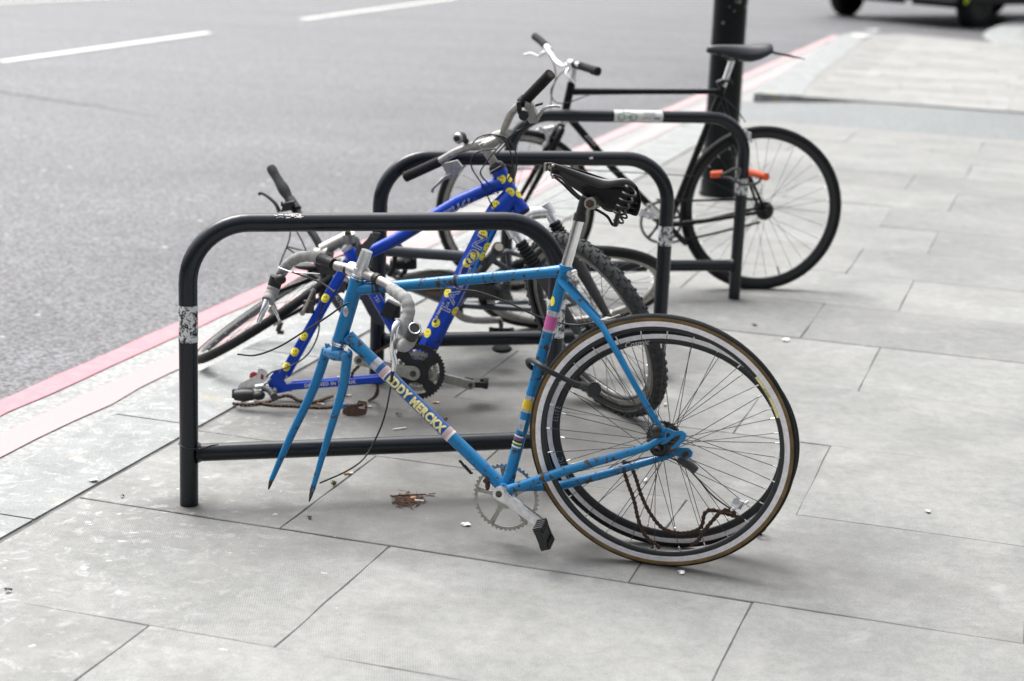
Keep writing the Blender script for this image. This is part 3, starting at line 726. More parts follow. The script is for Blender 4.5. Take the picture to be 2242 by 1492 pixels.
def chain(name, pts, parent, mat='rust', pitch=.0127, h=.0055, side=(0, -1, .3)):
    P = [Vector(p) for p in pts]; mb = MB(); side = Vector(side).normalized()
    L = 0; res = [P[0]]
    for i in range(1, len(P)):
        seg = (P[i] - P[i - 1]); 
        while True:
            d = (P[i] - res[-1]).length
            if d < pitch: break
            res.append(res[-1] + (P[i] - res[-1]).normalized() * pitch)
    for i in range(len(res) - 1):
        a, b = res[i], res[i + 1]; t = (b - a).normalized(); sd = (side - t * side.dot(t)).normalized(); up = t.cross(sd); off = .0034 if i % 2 else .0022
        for s_ in (-1, 1):
            o = sd * off * s_; lp = []
            for k in range(5): al = math.pi / 2 + math.pi * k / 4; lp.append((math.cos(al) * h * 1.0, math.sin(al) * h))
            lp += [(pitch * .5, -h * .62)]
            for k in range(5): al = -math.pi / 2 + math.pi * k / 4; lp.append((pitch + math.cos(al) * h, math.sin(al) * h))
            lp += [(pitch * .5, h * .62)]
            mb.plate(a + o, t, up, sd, [lp], .0012)
        mb.cyl(a - sd * .0042, a + sd * .0042, .0026, None, 8)
    return build(name, mb, mat, parent)
def chainring(C, u, w, n, R, teeth, arms, inner, mat, parent, name='chainring', armw=.016, hub=.022, th=.003, rot=0., ringw=.009):
    lp = []
    for j in range(teeth):
        for (q, rr) in ((0, R - .0045), (.3, R), (.5, R), (.8, R - .0045)):
            a = 2 * math.pi * (j + q) / teeth; lp.append((rr * math.cos(a), rr * math.sin(a)))
    hole = [((R - ringw - .004) * math.cos(2 * math.pi * k / 64), (R - ringw - .004) * math.sin(2 * math.pi * k / 64)) for k in range(64)]
    mb = MB(); mb.plate(C, u, w, n, [lp, hole], th)
    for k in range(arms):
        a = 2 * math.pi * k / arms + rot; dx, dy = math.cos(a), math.sin(a); nx, ny = -dy, dx; r1 = R - ringw - .001
        q = [(dx * hub * .6 + nx * armw * .8, dy * hub * .6 + ny * armw * .8), (dx * r1 * .55 + nx * armw * .42, dy * r1 * .55 + ny * armw * .42), (dx * r1 + nx * armw * .6, dy * r1 + ny * armw * .6), (dx * r1 - nx * armw * .6, dy * r1 - ny * armw * .6), (dx * r1 * .55 - nx * armw * .42, dy * r1 * .55 - ny * armw * .42), (dx * hub * .6 - nx * armw * .8, dy * hub * .6 - ny * armw * .8)]
        mb.plate(C - n * .0012, u, w, n, [q], th * 1.3)
        mb.cyl(C + u * (dx * (r1 - .004)) + w * (dy * (r1 - .004)) - n * .005, C + u * (dx * (r1 - .004)) + w * (dy * (r1 - .004)) + n * .005, .004, None, 10)
    mb.cyl(C - n * .006, C + n * .006, hub, None, 24)
    return build(name, mb, mat, parent)
def crank(a, b, n, parent, mat='alu', r0=.017, r1=.013, th=.006):
    a, b = Vector(a), Vector(b); d = (b - a).normalized(); s_ = n.cross(d); L = (b - a).length; lp = []
    for k in range(9): al = math.pi / 2 + math.pi * k / 8; lp.append((math.cos(al) * r0, math.sin(al) * r0))
    lp.append((L * .25, -r0 * .72))
    for k in range(9): al = -math.pi / 2 + math.pi * k / 8; lp.append((L + math.cos(al) * r1, math.sin(al) * r1))
    lp.append((L * .25, r0 * .72))
    mb = MB(); mb.plate(a, d, s_, n, [lp], th * 2)
    mb.plate(a + n * (th * .9), d, s_, n, [[(p[0] * .94 + L * .02, p[1] * .72) for p in lp]], th * 1.1)
    mb.cyl(a - n * .012, a + n * .011, r0 * .92, None, 20); mb.cur = 1; mb.cyl(a + n * .008, a + n * .0118, r0 * .48, None, 16); mb.cyl(b + n * .004, b + n * .0125, r1 * .5, None, 12)
    return build('crank_arm', mb, [mat, 'old_metal'], parent)
def pedal(c, ax, fwd, parent, mat='plastic', L=.09, W=.05):
    c = Vector(c); ax = Vector(ax).normalized(); fwd = Vector(fwd); fwd = (fwd - ax * fwd.dot(ax)).normalized(); up = ax.cross(fwd)
    mb = MB(); mb.cyl(c - ax * L / 2, c + ax * L * .5, .009, .007, 12)
    for s_ in (-1, 1):
        mb.box(c + fwd * W * s_, ax * L * .46, fwd * .005, up * .010); mb.box(c + ax * L * .44 * s_, ax * .005, fwd * W, up * .009)
        for k in range(-2, 3): mb.box(c + fwd * (W * s_) + ax * (k * L * .18), ax * .003, fwd * .008, up * .013)
    mb.box(c, ax * L * .4, fwd * .012, up * .008)
    o = build('pedal', mb, mat, parent)
    mb = MB()
    for s_ in (-1, 1): mb = MB(); mb.box(c + fwd * (W * 1.10 * s_), ax * L * .12, fwd * .002, up * .004); build('reflector', mb, 'orange', o); return o
def cable(pts, parent, r=.0024, mat='cable', name='cable', k=8):
    mb = MB(); mb.tube(cat(pts, k), r, 8); return build(name, mb, mat, parent)

# ------------------------------------------------------------------ SKY BLUE ROAD BICYCLE
PA = Plane((.38, 4.214, .335), -18.5, 5.0)
A = empty('road_bicycle', (.05, 4.36, 0)); tag(A, 'sky blue racing bike with rust spots, a sprung black saddle and no front wheel', 'bicycle')
nA = PA.n
SC = PA.h(1237, 592); BB = PA.h(1108, 1072); HT = PA.h(783, 612); HB = PA.h(743, 748)
TTf = PA.h(786, 634); DTf = PA.h(762, 737)
fr_ = empty('frame', BB, A)
def dnt(p, q, t): return p + (q - p) * t
mb = MB()
mb.tube([TTf, PA.h(1238, 593)], .0145, 22)
sd = (SC - BB).normalized(); mb.tube([BB, SC + sd * .008], .0148, 22); mb.tube([SC - sd * .022, SC + sd * .012], [.0158, .0172], 22)
mb.tube([DTf, BB], .0168, 24); hd = (HT - HB).normalized(); mb.tube([HB - hd * .002, HT + hd * .004], [.0192, .0185, .0185, .0192], 26)
for p in (HB, HT): mb.tube([p - hd * .008, p + hd * .008], .0203, 26)
# pointed lugs
for (a, b, r_) in ((TTf, PA.h(1238, 593), .0157), (DTf, BB, .0180)):
    d = (b - a).normalized(); mb.tube([a, a + d * .030, a + d * .052], [r_, r_, r_ - .0011], 22)
    mb.tube([b - d * .045, b - d * .02, b], [r_ - .001, r_, r_], 22)
mb.tube([BB + sd * .012, BB + sd * .045], [.0165, .0155], 20)
mb.cyl(BB - nA * .034, BB + nA * .034, .0205, None, 26)
# lug points on seat cluster and stay caps
near, far = nA * .062, nA * -.062
DN = PA.h(1455, 957, .062); DF = Y(1462, 999, DN.y + .118)
mb.tube([BB + nA * .028 + (DN - BB).normalized() * .006, dnt(BB + nA * .036, DN, .4), PA.h(1416, 980, .058), DN], [.0125, .0125, .0095, .007], 16)
mb.tube([BB - nA * .028, PA.h(1230, 1063, -.052), Y(1330, 1037, DN.y + .1), DF], [.0125, .0125, .011, .0085], 16)
SSn = SC + nA * .0165 - sd * .006; SSf = SC - nA * .0165 - sd * .006
mb.tube([SSn + sd * .006, SSn - sd * .02, PA.h(1318, 714, .092), PA.h(1398, 857, .085), PA.h(1452, 945, .066)], [.0085, .0085, .0080, .0075, .0058], 14)
mb.tube([SSf + sd * .006, SSf - sd * .02, PA.h(1320, 708, -.047), DF + PA.w * .02], [.0085, .0085, .0078, .0058], 14)
mb.cyl(PA.h(1318, 714, .047), PA.h(1320, 712, -.047), .006, None, 12)
# dropouts
mb.tube([SC - nA * .02 - sd * .0, SC + nA * .02], .0085, 14)
tubes = build('tubing', mb, 'sky_blue', fr_)
u, w = PA.u, PA.w
def loc2(P, C, pts): return [(((P.h(x, y, (C - P.O).dot(P.n))) - C).dot(P.u), ((P.h(x, y, (C - P.O).dot(P.n))) - C).dot(P.w)) for x, y in pts]
mb = MB()
lp = loc2(PA, DN, [(1448, 940), (1462, 938), (1478, 945), (1493, 943), (1503, 950), (1501, 962), (1490, 973), (1475, 985), (1468, 982), (1480, 970), (1490, 959), (1489, 953), (1479, 955), (1468, 964), (1457, 972), (1446, 974), (1452, 962)])
hl = loc2(PA, DN, [(1459, 947), (1469, 950), (1464, 957), (1456, 961)])
mb.plate(DN, u, w, nA, [lp, hl], .005); build('dropout', mb, 'sky_blue', fr_); mb = MB()
lp = loc2(PA, DF, [(1452, 990), (1475, 985), (1490, 980), (1508, 981), (1517, 990), (1515, 1000), (1505, 1006), (1495, 1003), (1480, 998), (1468, 1004), (1455, 1006)])
mb.plate(DF, u, w, nA, [lp], .006); build('dropout', mb, 'sky_blue', fr_)
# decals
WD = Wrap(DTf, BB, .0170, nA); WS = Wrap(BB, SC, .0150, nA); WT = Wrap(TTf, PA.h(1238, 593), .0147, nA)
def al(wr, x, y): return along_on(wr, x, y)
b0, b1 = al(WD, 826, 800), al(WD, 985, 950)
def band(wr, s0_, s1_, mat, name='band', lift=.0004, par=None, r=None):
    m_ = MB(); rr = wr.r + lift if r is None else r; m_.tube([wr.p0 + wr.d * s0_, wr.p0 + wr.d * s1_], rr, 26, caps=False); return build(name, m_, mat, par or fr_)
band(WD, b0 + .01, b1, 'decal_blue', 'name_panel')
band(WD, b0 - .012, b0 + .008, 'foil', 'foil_band', .0006); band(WD, b0 + .021, b0 + .040, 'white', 'white_band', .0008); band(WD, b1 - .012, b1 + .010, 'white', 'white_band', .0008)
for s_ in (b0 + .023, b1 - .010):
    for k in range(4): band(WD, s_ + k * .0035, s_ + k * .0035 + .0013, 'red', 'red_stripe', .0011)
mb = MB(); WD.put(mb, text_geo('EDDY MERCKX', .0320, 0, .0019, 1.10), (b0 + .040 + b1 - .012) / 2, .12, 0, .0011)
# stretch letters to fill the panel
cxs = (b0 + b1 + .028) / 2; vv = [(v - WD.p0).dot(WD.d) for v in mb.v]; k_ = (b1 - b0 - .062) / (max(vv) - min(vv))
mb.v = [v + WD.d * ((s_ - cxs) * (k_ - 1)) for v, s_ in zip(mb.v, vv)]
build('lettering', mb, 'cream', fr_)
for (x0, y0, x1, y1, m_) in ((1214, 680, 1212, 692, 'foil'), (1212, 692, 1208, 722, 'pink'), (1208, 722, 1207, 728, 'foil'), (1166, 866, 1165, 876, 'foil'), (1165, 876, 1160, 897, 'yellow_band'), (1160, 897, 1159, 903, 'foil')):
    band(WS, al(WS, x1, y1), al(WS, x0, y0), m_, 'band', .0006)
mb = MB(); WS.put(mb, rect_geo(.030, .02, 3, 4), al(WS, 1148, 930), .2, 0, .0007); build('worn_badge', mb, 'foil', fr_)
for (yy, m_, h_) in ((956, 'white', .004), (962, 'red', .0035), (967, 'black', .003), (971, 'yellow', .003), (975, 'green', .003), (979, 'white', .004)):
    mb = MB(); WS.put(mb, rect_geo(h_, .030, 2, 6), al(WS, 1146 - (yy - 960) * .2, yy), .15, 0, .0008); build('stripe', mb, m_, fr_)
mb = MB(); WS.put(mb, disc_geo(.009, 3, 16, 0, 0, 1.4, .8), al(WS, 1217, 660), .5, .2, .0008); build('worn_sticker', mb, 'yellow', fr_)
for xx in (818, 826, 830): band(WT, al(WT, xx, 630), al(WT, xx + 3.5, 630), 'rust' if xx > 820 else 'old_metal', 'cable_clip', .0009)
band(WT, al(WT, 856, 627), al(WT, 863, 627), 'red', 'worn_band', .0003)
band(WT, al(WT, 997, 617), al(WT, 1003, 617), 'rust', 'cable_clip', .0012)
mb = MB(); c_ = PA.h(757, 683, .019); mb.ell(c_, nA * .003, u * .008, w * .014, 10, 8); build('head_badge', mb, 'foil', fr_)
mb = MB(); c_ = SC - sd * .005 + PA.u * .020; mb.cyl(c_ - nA * .02, c_ + nA * .022, .008, None, 14); mb.cyl(c_ + nA * .021, c_ + nA * .025, .0062, None, 14); build('seat_bolt', mb, ['chrome'], fr_)
# greasy clamp and mud under the down tube
mb = MB(); dd = (BB - DTf).normalized(); pc = PA.h(1071, 1047)
mb.tube([pc - dd * .006, pc + dd * .006], .0185, 20, caps=False); mb.ell(pc - w * .018 + nA * .008, u * .007, w * .014, nA * .005, 10, 8); mb.ell(pc + w * .022 + nA * .004, u * .009, w * .005, nA * .005, 10, 8)
build('lever_clamp', mb, 'rust', fr_)
mb = MB(); r_ = random.Random(3)
for k in range(14):
    t = k / 13; p = dnt(PA.h(1008, 996), PA.h(1032, 1022), t) - w * .017; mb.ell(p, u * r_.uniform(.003, .007), w * r_.uniform(.002, .005), nA * .005, 7, 5)
build('grime', mb, 'black', fr_)
# fork
SP = (HB - HT).normalized(); ringc = HB + SP * .010
mb = MB(); mb.tube([HB + SP * .001, HB + SP * .006], .0215, 24); mb.tube([HB + SP * .006, HB + SP * .011], .0195, 24); build('lower_headset_cup', mb, 'chrome', A); mb = MB(); mb.tube([HT - SP * .002, HT - SP * .010], [.0208, .0195], 24); mb.tube([HT - SP * .012, HT - SP * .019], [.0190, .0165], 24)
build('upper_headset_cup', mb, 'chrome', A)
fk = empty('fork', ringc, A)
yc = HB.y; mb = MB()
cl = Y(714, 771, yc + .045); cr = Y(760, 782, yc - .035)
mb.tube([cl + Vector((.001, 0, 0)), Y(735, 776, yc), cr], [.0135, .0185, .0135], 16); mb.tube([HB + SP * .010, Y(736, 776, yc)], .0165, 18)
tl = Y(594, 1052, yc + .012); tr_ = Y(683, 1076, yc - .060)
for (a, m1, m2, b) in ((cl, Y(686, 852, yc + .045), Y(636, 957, yc + .035), tl), (cr, Y(750, 853, yc - .035), Y(728, 925, yc - .042), tr_)):
    mb.tube(cat([a + Vector((0, 0, .012)), a, m1, m2, b], 6), [.0135, .0138, .0128, .0105, .0068], 18)
build('blades', mb, 'sky_blue', fk)
mb = MB()
for (a, b) in ((tl, Y(588, 1072, yc + .008)), (tr_, Y(677, 1099, yc - .066))):
    mb = MB(); d = (b - a).normalized(); mb.tube([a, a + d * .010, b], [.0058, .0052, .0018], 10, flat=.5); build('fork_tip', mb, 'old_metal', fk)
mb = MB(); mb.tube([Y(741, 893, yc - .03), Y(752, 889, yc - .012)], [.006, .0055], 12); mb.tube([Y(752, 889, yc - .012), Y(755, 888, yc - .01)], .0072, 12); build('mudguard_eyelet', mb, 'sky_blue', fk)
mb = MB(); c_ = Y(736, 777, yc - .021); mb.cyl(c_, c_ + Vector((0, .006, 0)), .004, None, 12); build('crown_hole', mb, 'black', fk)
# quill and stem
mb = MB(); qb = HT - SP * .012; qt = PA.h(804, 549)
mb.tube([qb, dnt(qb, qt, .25), qt], [.0165, .0165, .0150], 24); mb.tube([dnt(qb, qt, .0), dnt(qb, qt, .25)], .0185, 24)
yb = HT.y; bc = Y(783, 594, yb + .012); mb.tube([bc - Vector((.020, -.016, -.002)), bc + Vector((.020, -.016, -.004))], .0205, 22)
build('stem', mb, 'alu', A)
# handlebar
hb = empty('handlebar', bc, A)
mb = MB(); mb.tube([Y(735, 582, yb + .05), Y(765, 589, yb + .025), bc, Y(812, 606, yb - .02), Y(845, 621, yb - .055), Y(872, 640, yb - .085)], [.0125, .013, .013, .013, .0125, .012], 18); build('bar', mb, 'dull_alu', hb)
for q in (([Y(758, 590, yb + .031), Y(768, 594, yb + .022)]), ([Y(820, 609, yb - .03), Y(829, 613, yb - .04)])):
    mb = MB(); mb.tube(q, .0150, 18); build('clamp_band', mb, 'plastic', hb)
mb = MB(); mb.tube([Y(700, 567, yb + .085), Y(730, 579, yb + .055)], .0160, 18)
mb.box(Y(716, 585, yb + .07), (.014, -.01, 0), (.006, .009, 0), (0, 0, .018)); build('bracket', mb, 'plastic', hb)
def taped(ctrl, name='bar_tape', r=.0142):
    pts = cat(ctrl, 12); R_ = []
    for i in range(len(pts)): R_.append(r + (.0009 if (i // 4) % 2 else 0))
    m_ = MB(); m_.tube(pts, R_, 18); return build(name, m_, 'tape', hb)
taped([Y(706, 569, yb + .085), Y(682, 562, yb + .11), Y(657, 563.5, yb + .135), Y(633, 577, yb + .155), Y(615, 600, yb + .165), Y(603, 628, yb + .155), Y(594, 650, yb + .14)])
mb = MB(); mb.tube([Y(606, 606, yb + .150), Y(600, 628, yb + .150)], .0180, 18); mb.ell(Y(614, 612, yb + .130), (.016, 0, 0), (0, .014, 0), (0, 0, .014), 12, 8); mb.tube([Y(609, 598, yb + .14), Y(616, 606, yb + .13), Y(623, 617, yb + .13)], .0035, 8); build('brake_hood', mb, 'plastic', hb)
taped([Y(600, 625, yb + .15), Y(594, 643, yb + .14), Y(586, 659, yb + .12)], 'bar_tape', .0165)
mb = MB(); mb.tube(cat([Y(585, 660, yb + .12), Y(577, 680, yb + .105), Y(566, 707, yb + .10)], 5), [.013, .011, .008], 12, flat=.6); mb.tube(cat([Y(596, 667, yb + .12), Y(607, 690, yb + .15), Y(612, 703, yb + .15)], 5), [.005, .006, .004], 10, flat=.5); build('brake_lever', mb, 'chrome', hb)
taped([Y(856, 632, yb - .07), Y(872, 643, yb - .10), Y(889, 657, yb - .125), Y(895, 680, yb - .14), Y(890, 703, yb - .15), Y(884, 718, yb - .155)], 'bar_tape', .0158)
mb = MB(); mb.tube(cat([Y(891, 700, yb - .15), Y(886, 716, yb - .155), Y(879, 733, yb - .16)], 4), [.0175, .0190, .0165], 18); build('brake_hood', mb, 'tape', hb)
taped([Y(884, 722, yb - .15), Y(876, 742, yb - .165), Y(881, 757, yb - .2), Y(893, 752, yb - .235), Y(901, 738, yb - .26)], 'bar_tape', .0162)
e0, e1 = Y(897, 742, yb - .245), Y(908, 719, yb - .30)
mb = MB(); dd = (e1 - e0).normalized(); mb.tube([e0, e1], [.0165, .0170], 22, caps=False); mb.tube([e1, e1 - dd * .03], .0128, 20, caps=True)
x_ = dd.orthogonal().normalized(); y_ = dd.cross(x_); mb.cur = 1; mb.rev(e1, x_, y_, dd, [(.0155, -.002), (.0155, .0012), (.0128, .0012), (.0128, -.002)], 26); build('bar_end', mb, ['black', 'alu'], hb)
mb = MB(); mb.tube(cat([Y(875, 708, yb - .17), Y(866, 718, yb - .19), Y(862, 745, yb - .20), Y(859, 768, yb - .20), Y(864, 793, yb - .19), Y(861, 812, yb - .19)], 5), [.012, .0145, .0125, .0110, .0105, .0090], 14, flat=.6); mb.ball(Y(875, 706, yb - .17), .006); build('brake_lever', mb, 'chrome', hb)
# seat post and saddle
mb = MB(); st = PA.h(1271, 470); mb.tube([SC, st], .0136, 22); build('seat_post', mb, 'chrome', A)
mb = MB(); mb.tube([PA.h(1268, 484), PA.h(1271, 468)], [.0165, .0170, .0150], 20); mb.tube([PA.h(1271, 470), PA.h(1280, 433)], [.0125, .0115], 16); build('post_collar', mb, ['black'], A)
sa = empty('saddle', PA.h(1290, 430), A)
mb = MB(); c_ = PA.h(1293, 446, .022); mb.cyl(c_ - nA * .05, c_ + nA * .004, .0155, None, 18); mb.cur = 1; mb.cyl(c_ + nA * .002, c_ + nA * .010, .0105, None, 6); mb.cyl(c_ + nA * .009, c_ + nA * .014, .005, None, 10); build('seat_clamp', mb, ['dull_alu', 'rust'], sa)
# leather top: cross sections from the nose (left, high) to the wide rear (right, low)
secs = [((1196, 357), .012, .010), ((1212, 358), .019, .018), ((1240, 368), .023, .026), ((1275, 381), .030, .034), ((1310, 393), .044, .042), ((1340, 402), .062, .048), ((1368, 397), .074, .044), ((1388, 403), .076, .046), ((1400, 416), .068, .040)]
mb = MB(); vs = []; N = 18
sdir_ = nA * .85 + Vector((0, 0, .56)); sdir_.normalize()
upv = (PA.w * .93 + PA.u * .35).normalized()
for (xy, hw, dep) in secs:
    c = PA.h(*xy)
    for k in range(N + 1):
        t = -1 + 2 * k / N; xs = math.sin(t * math.pi / 2); vs.append(c + sdir_ * (hw * xs) * (.55 if t > 0 else 1.0) - upv * (dep * abs(t) ** 3.0 * (.75 if t > 0 else 1.0)))
fs = []
for i in range(len(secs) - 1):
    for k in range(N): a = i * (N + 1) + k; fs.append((a, a + 1, a + N + 2, a + N + 1))
fs.append(tuple(range(N, -1, -1)))
mb.add(vs, fs, True); top = build('leather_top', mb, 'leather', sa)
sm_ = top.modifiers.new('s', 'SOLIDIFY'); sm_.thickness = .004; sm_.offset = -1; ss_ = top.modifiers.new('b', 'SUBSURF'); ss_.levels = ss_.render_levels = 2
mb = MB()   # skirt of the saddle hanging between nose and clamp
lp = loc2(PA, PA.h(1290, 400), [(1212, 372), (1260, 385), (1310, 402), (1345, 412), (1375, 420), (1362, 452), (1335, 462), (1305, 440), (1270, 418), (1238, 392)])
mb.plate(PA.h(1290, 400) - nA * .024, u, w, nA, [lp], .004); build('side_flap', mb, 'leather', sa); mb = MB(); mb.plate(PA.h(1290, 400) - nA * .055, u, w, nA, [[(p[0] + .004, p[1] + .01) for p in lp]], .004); build('side_flap', mb, 'leather', sa)
mb = MB(); mb.cyl(PA.h(1204, 366, .008), PA.h(1204, 366, -.01), .006, None, 12); mb.box(PA.h(1195, 366, .002), u * .003, w * .010, nA * .008); mb.cyl(PA.h(1211, 388, .010), PA.h(1211, 388, -.006), .005, None, 10); mb.tube([PA.h(1206, 370, .004), PA.h(1207, 386, .004)], .002, 6)
build('nose_fitting', mb, 'pale_ring', sa)
for c in ((1211, 363), (1343, 398)): mb = MB(); mb.ell(PA.h(c[0], c[1], .014), u * .005, w * .004, nA * .004, 10, 6); build('rivet', mb, 'pale_ring', sa)
for off in (.020, -.022):
    mb = MB(); o_ = off
    pth = [(1212, 383), (1230, 391), (1250, 413), (1268, 430), (1288, 437), (1312, 447), (1325, 458), (1340, 462), (1352, 459)] if off > 0 else [(1212, 386), (1232, 402), (1255, 425), (1274, 440), (1296, 455), (1312, 463), (1330, 475), (1341, 492), (1350, 494)]
    mb.tube(cat([PA.h(x, y, o_) for x, y in pth], 5), .0036, 10); build('saddle_rail', mb, 'black_metal', sa)
def coil(p, q, r, turns, wire, parent, name='saddle_spring', cone=1.0):
    p, q = Vector(p), Vector(q); d = (q - p).normalized(); x = d.orthogonal().normalized(); y = d.cross(x); L = (q - p).length; n = int(turns * 18)
    m_ = MB(); m_.tube([p + d * (L * i / n) + (x * math.cos(2 * math.pi * i / 18) + y * math.sin(2 * math.pi * i / 18)) * (r * (1 + (cone - 1) * i / n)) for i in range(n + 1)], wire, 8); return build(name, m_, 'black_metal', parent)
coil(PA.h(1384, 412, .058), PA.h(1352, 474, .046), .0160, 4.6, .0032, sa, cone=.8); coil(PA.h(1392, 430, -.045), PA.h(1352, 488, -.045), .0135, 5.2, .0026, sa, cone=.85)
mb = MB(); mb.cyl(PA.h(1354, 452, .03), PA.h(1349, 466, .03), .008, .006, 12); mb.cyl(PA.h(1352, 482, -.03), PA.h(1347, 495, -.03), .008, .006, 12); mb.tube([PA.h(1356, 456, .03), PA.h(1348, 492, -.02)], .0065, 10); build('spring_seat', mb, 'black_metal', sa)
# cranks, chainring, pedals
cn = BB + nA * .046; cf = BB - nA * .044
mb = MB(); mb.cyl(cf, cn, .0085, None, 16); build('bottom_bracket_axle', mb, 'old_metal', A)
ring = chainring(PA.h(1108, 1089, -.048), PA.u, PA.w, nA, .0905, 44, 5, 0, 'dull_alu', A, rot=.5, armw=.012, hub=.030, ringw=.007)
ca = crank(cn, PA.h(1188, 1150, .052), nA, A, 'alu', .0185, .0135)
px_ = PA.h(1199, 1156, .075); pedal(px_ + nA * .03 - w * .01, nA + w * -.25 + u * .1, w * -1 + u * .38, A, 'plastic', .062, .024)
# rear wheel
RW, PW, rimA, R0A = wheel('rear_wheel', (.382, 4.214, .3355), -14.5, -5.5, .3385, .0108, A, rimh=.0195, track=.0085, tyre='rubber', sidewall='tan', rimside='brake_track', rimbody='rim_black', spokes=28, hub='black_metal', hubw=.06, cassette=6, spin=.1)
mb = MB(); hc = PA.h(1436, 945, .08); mb.ell(hc, u * .0135, w * .018, nA * .013, 16, 12); mb.cyl(hc, hc - nA * .05, .012, None, 14); build('axle_peg', mb, 'glass', RW)
Cw = Vector((.382, 4.214, .3355))
arc_text('KSYRIUM', PW, Cw, R0A - .0130, .0086, .0062, rad(33), 'black', rimA, .2)
mb = MB(); mb.rev(Cw, PW.u, PW.w, PW.n, [(R0A - .0088, .0086), (R0A - .0165, .0066)], 20, closed=False, a0=rad(20), a1=rad(42)); build('rim_decal', mb, 'cream', rimA)
# hanging chain, derailleur and cable
ch = [(1366, 1012), (1366, 1030), (1375, 1060), (1388, 1095), (1398, 1140), (1412, 1172), (1428, 1188), (1448, 1202)]
chain('chain', cat([Y(x, y, 4.27) for x, y in ch], 6), A, 'rust', side=(0, -1, .1))
ch = [(1366, 1012), (1378, 1016), (1392, 1046), (1406, 1090), (1426, 1128), (1452, 1158), (1486, 1168), (1520, 1164), (1538, 1150), (1542, 1124), (1560, 1117), (1600, 1128), (1618, 1133)]
chain('chain', cat([Y(x, y, 4.285) for x, y in ch], 6), A, 'rust', side=(0, -1, .1))
ch = [(1515, 1192), (1528, 1185), (1542, 1162), (1562, 1138), (1580, 1120), (1598, 1117), (1612, 1128)]
chain('chain', cat([Y(x, y, 4.27) for x, y in ch], 6), A, 'rust', side=(0, -1, .1))
dr = empty('rear_derailleur', DF, A)
mb = MB(); mb.tube([Y(1500, 995, DF.y - .01), Y(1490, 1008, DF.y), Y(1510, 1018, DF.y), Y(1524, 1030, DF.y)], [.010, .011, .0125, .010], 14); build('derailleur_body', mb, 'grey_plastic', dr)
mb = MB(); c_ = Y(1503, 993, DF.y - .012); mb.cyl(c_, c_ - nA * -.008, .0075, None, 14); build('pivot_bolt', mb, 'rust', dr)
mb = MB(); mb.box(Y(1615, 1103, 4.25), (.012, 0, -.004), (0, .006, 0), (.004, 0, .010)); mb.cyl(Y(1600, 1118, 4.26), Y(1640, 1098, 4.25), .004, None, 8); mb.cyl(Y(1612, 1098, 4.24), Y(1612, 1098, 4.26), .009, None, 14); build('cable_anchor', mb, 'chrome', dr)
cable([Y(1376, 1012, 4.28), Y(1408, 1003, 4.29), Y(1455, 1000, 4.3), Y(1490, 1014, 4.3), Y(1520, 1040, 4.28), Y(1560, 1085, 4.27), Y(1600, 1115, 4.26)], A, .0022)
# brake caliper at the seat stays
mb = MB(); c_ = PA.h(1330, 703, .02); mb.box(c_, u * .012, w * .006, nA * .03); mb.tube([PA.h(1312, 705, .03), PA.h(1345, 695, .045), PA.h(1357, 690, .05)], .003, 8); mb.tube([PA.h(1325, 700, .04), PA.h(1340, 718, .04), PA.h(1352, 712, .04)], .004, 8); build('brake_caliper', mb, 'dull_alu', A)
cable([PA.h(1003, 634, .016), PA.h(1050, 640, .02), PA.h(1110, 662, .02), PA.h(1170, 690, .0), PA.h(1215, 705, -.02), PA.h(1262, 712, -.02), PA.h(1310, 706, .02)], A, .0025)
cable([PA.h(812, 642, .016), PA.h(900, 637, .018), PA.h(1000, 631, .018)], A, .0018)
cable([Y(700, 600, yb + .06), Y(640, 596, yb + .10), Y(610, 586, yb + .13)], A, .0016, 'alu'); cable([Y(640, 596, yb + .10), Y(700, 618, yb + .05), Y(733, 640, yb)], A, .0026)
cable([PA.h(765, 664, .025), PA.h(752, 669, .03), PA.h(715, 695, .02), PA.h(660, 730, .02), PA.h(610, 760, .03), PA.h(560, 778, .03), PA.h(520, 776, .03)], A, .0026)
cable([Y(862, 812, yb - .1), Y(855, 850, yb - .05), Y(845, 900, yb + .1), Y(830, 945, yb + .12), Y(800, 1000, yb + .1), Y(762, 1030, yb + .02), Y(700, 1058, yb - .02)], A, .0026)
cable([Y(866, 760, yb - .17), Y(860, 790, yb - .15), Y(855, 850, yb - .05)], A, .0026)

# ------------------------------------------------------------------ LOOSE WHEEL leaning behind it
C2 = Vector((.408, 4.298, .3175))
LW, P2_, rim2, R02 = wheel('bicycle_wheel', C2, -12, -16.0, .331, .0108, None, track=.0085, rimh=.026, rimside='brake_track', rimbody='rim_black', spokes=24, hub='black_metal', hubw=.045, pair=False, spin=.22, spoke_r=.0010, flange=.019)
tag(LW, 'loose black rimmed racing wheel leaning behind the rear wheel of the sky blue bike', 'wheel')
arc_text('Cosmic', P2_, C2, R02 - .0180, .0082, .021, rad(107), 'white', rim2, .35)
arc_text('MAVIC', P2_, C2, R02 - .0180, .0082, .021, rad(22), 'rim_silver', rim2, 0, sp=1.15)
arc_text('ELITE', P2_, C2, R02 - .0180, .0082, .017, rad(170), 'rim_silver', rim2, 0, sp=1.25)
arc_text('MAVIC', P2_, C2, R02 - .0180, .0082, .021, rad(203), 'rim_silver', rim2, 0, sp=1.15)
mb = MB(); mb.tube([C2 + (P2_.u * math.cos(rad(203)) + P2_.w * math.sin(rad(203))) * (R02 - .034), C2 + (P2_.u * math.cos(rad(203)) + P2_.w * math.sin(rad(203))) * (R02 - .075)], .0028, 8); build('valve', mb, 'cream', LW)
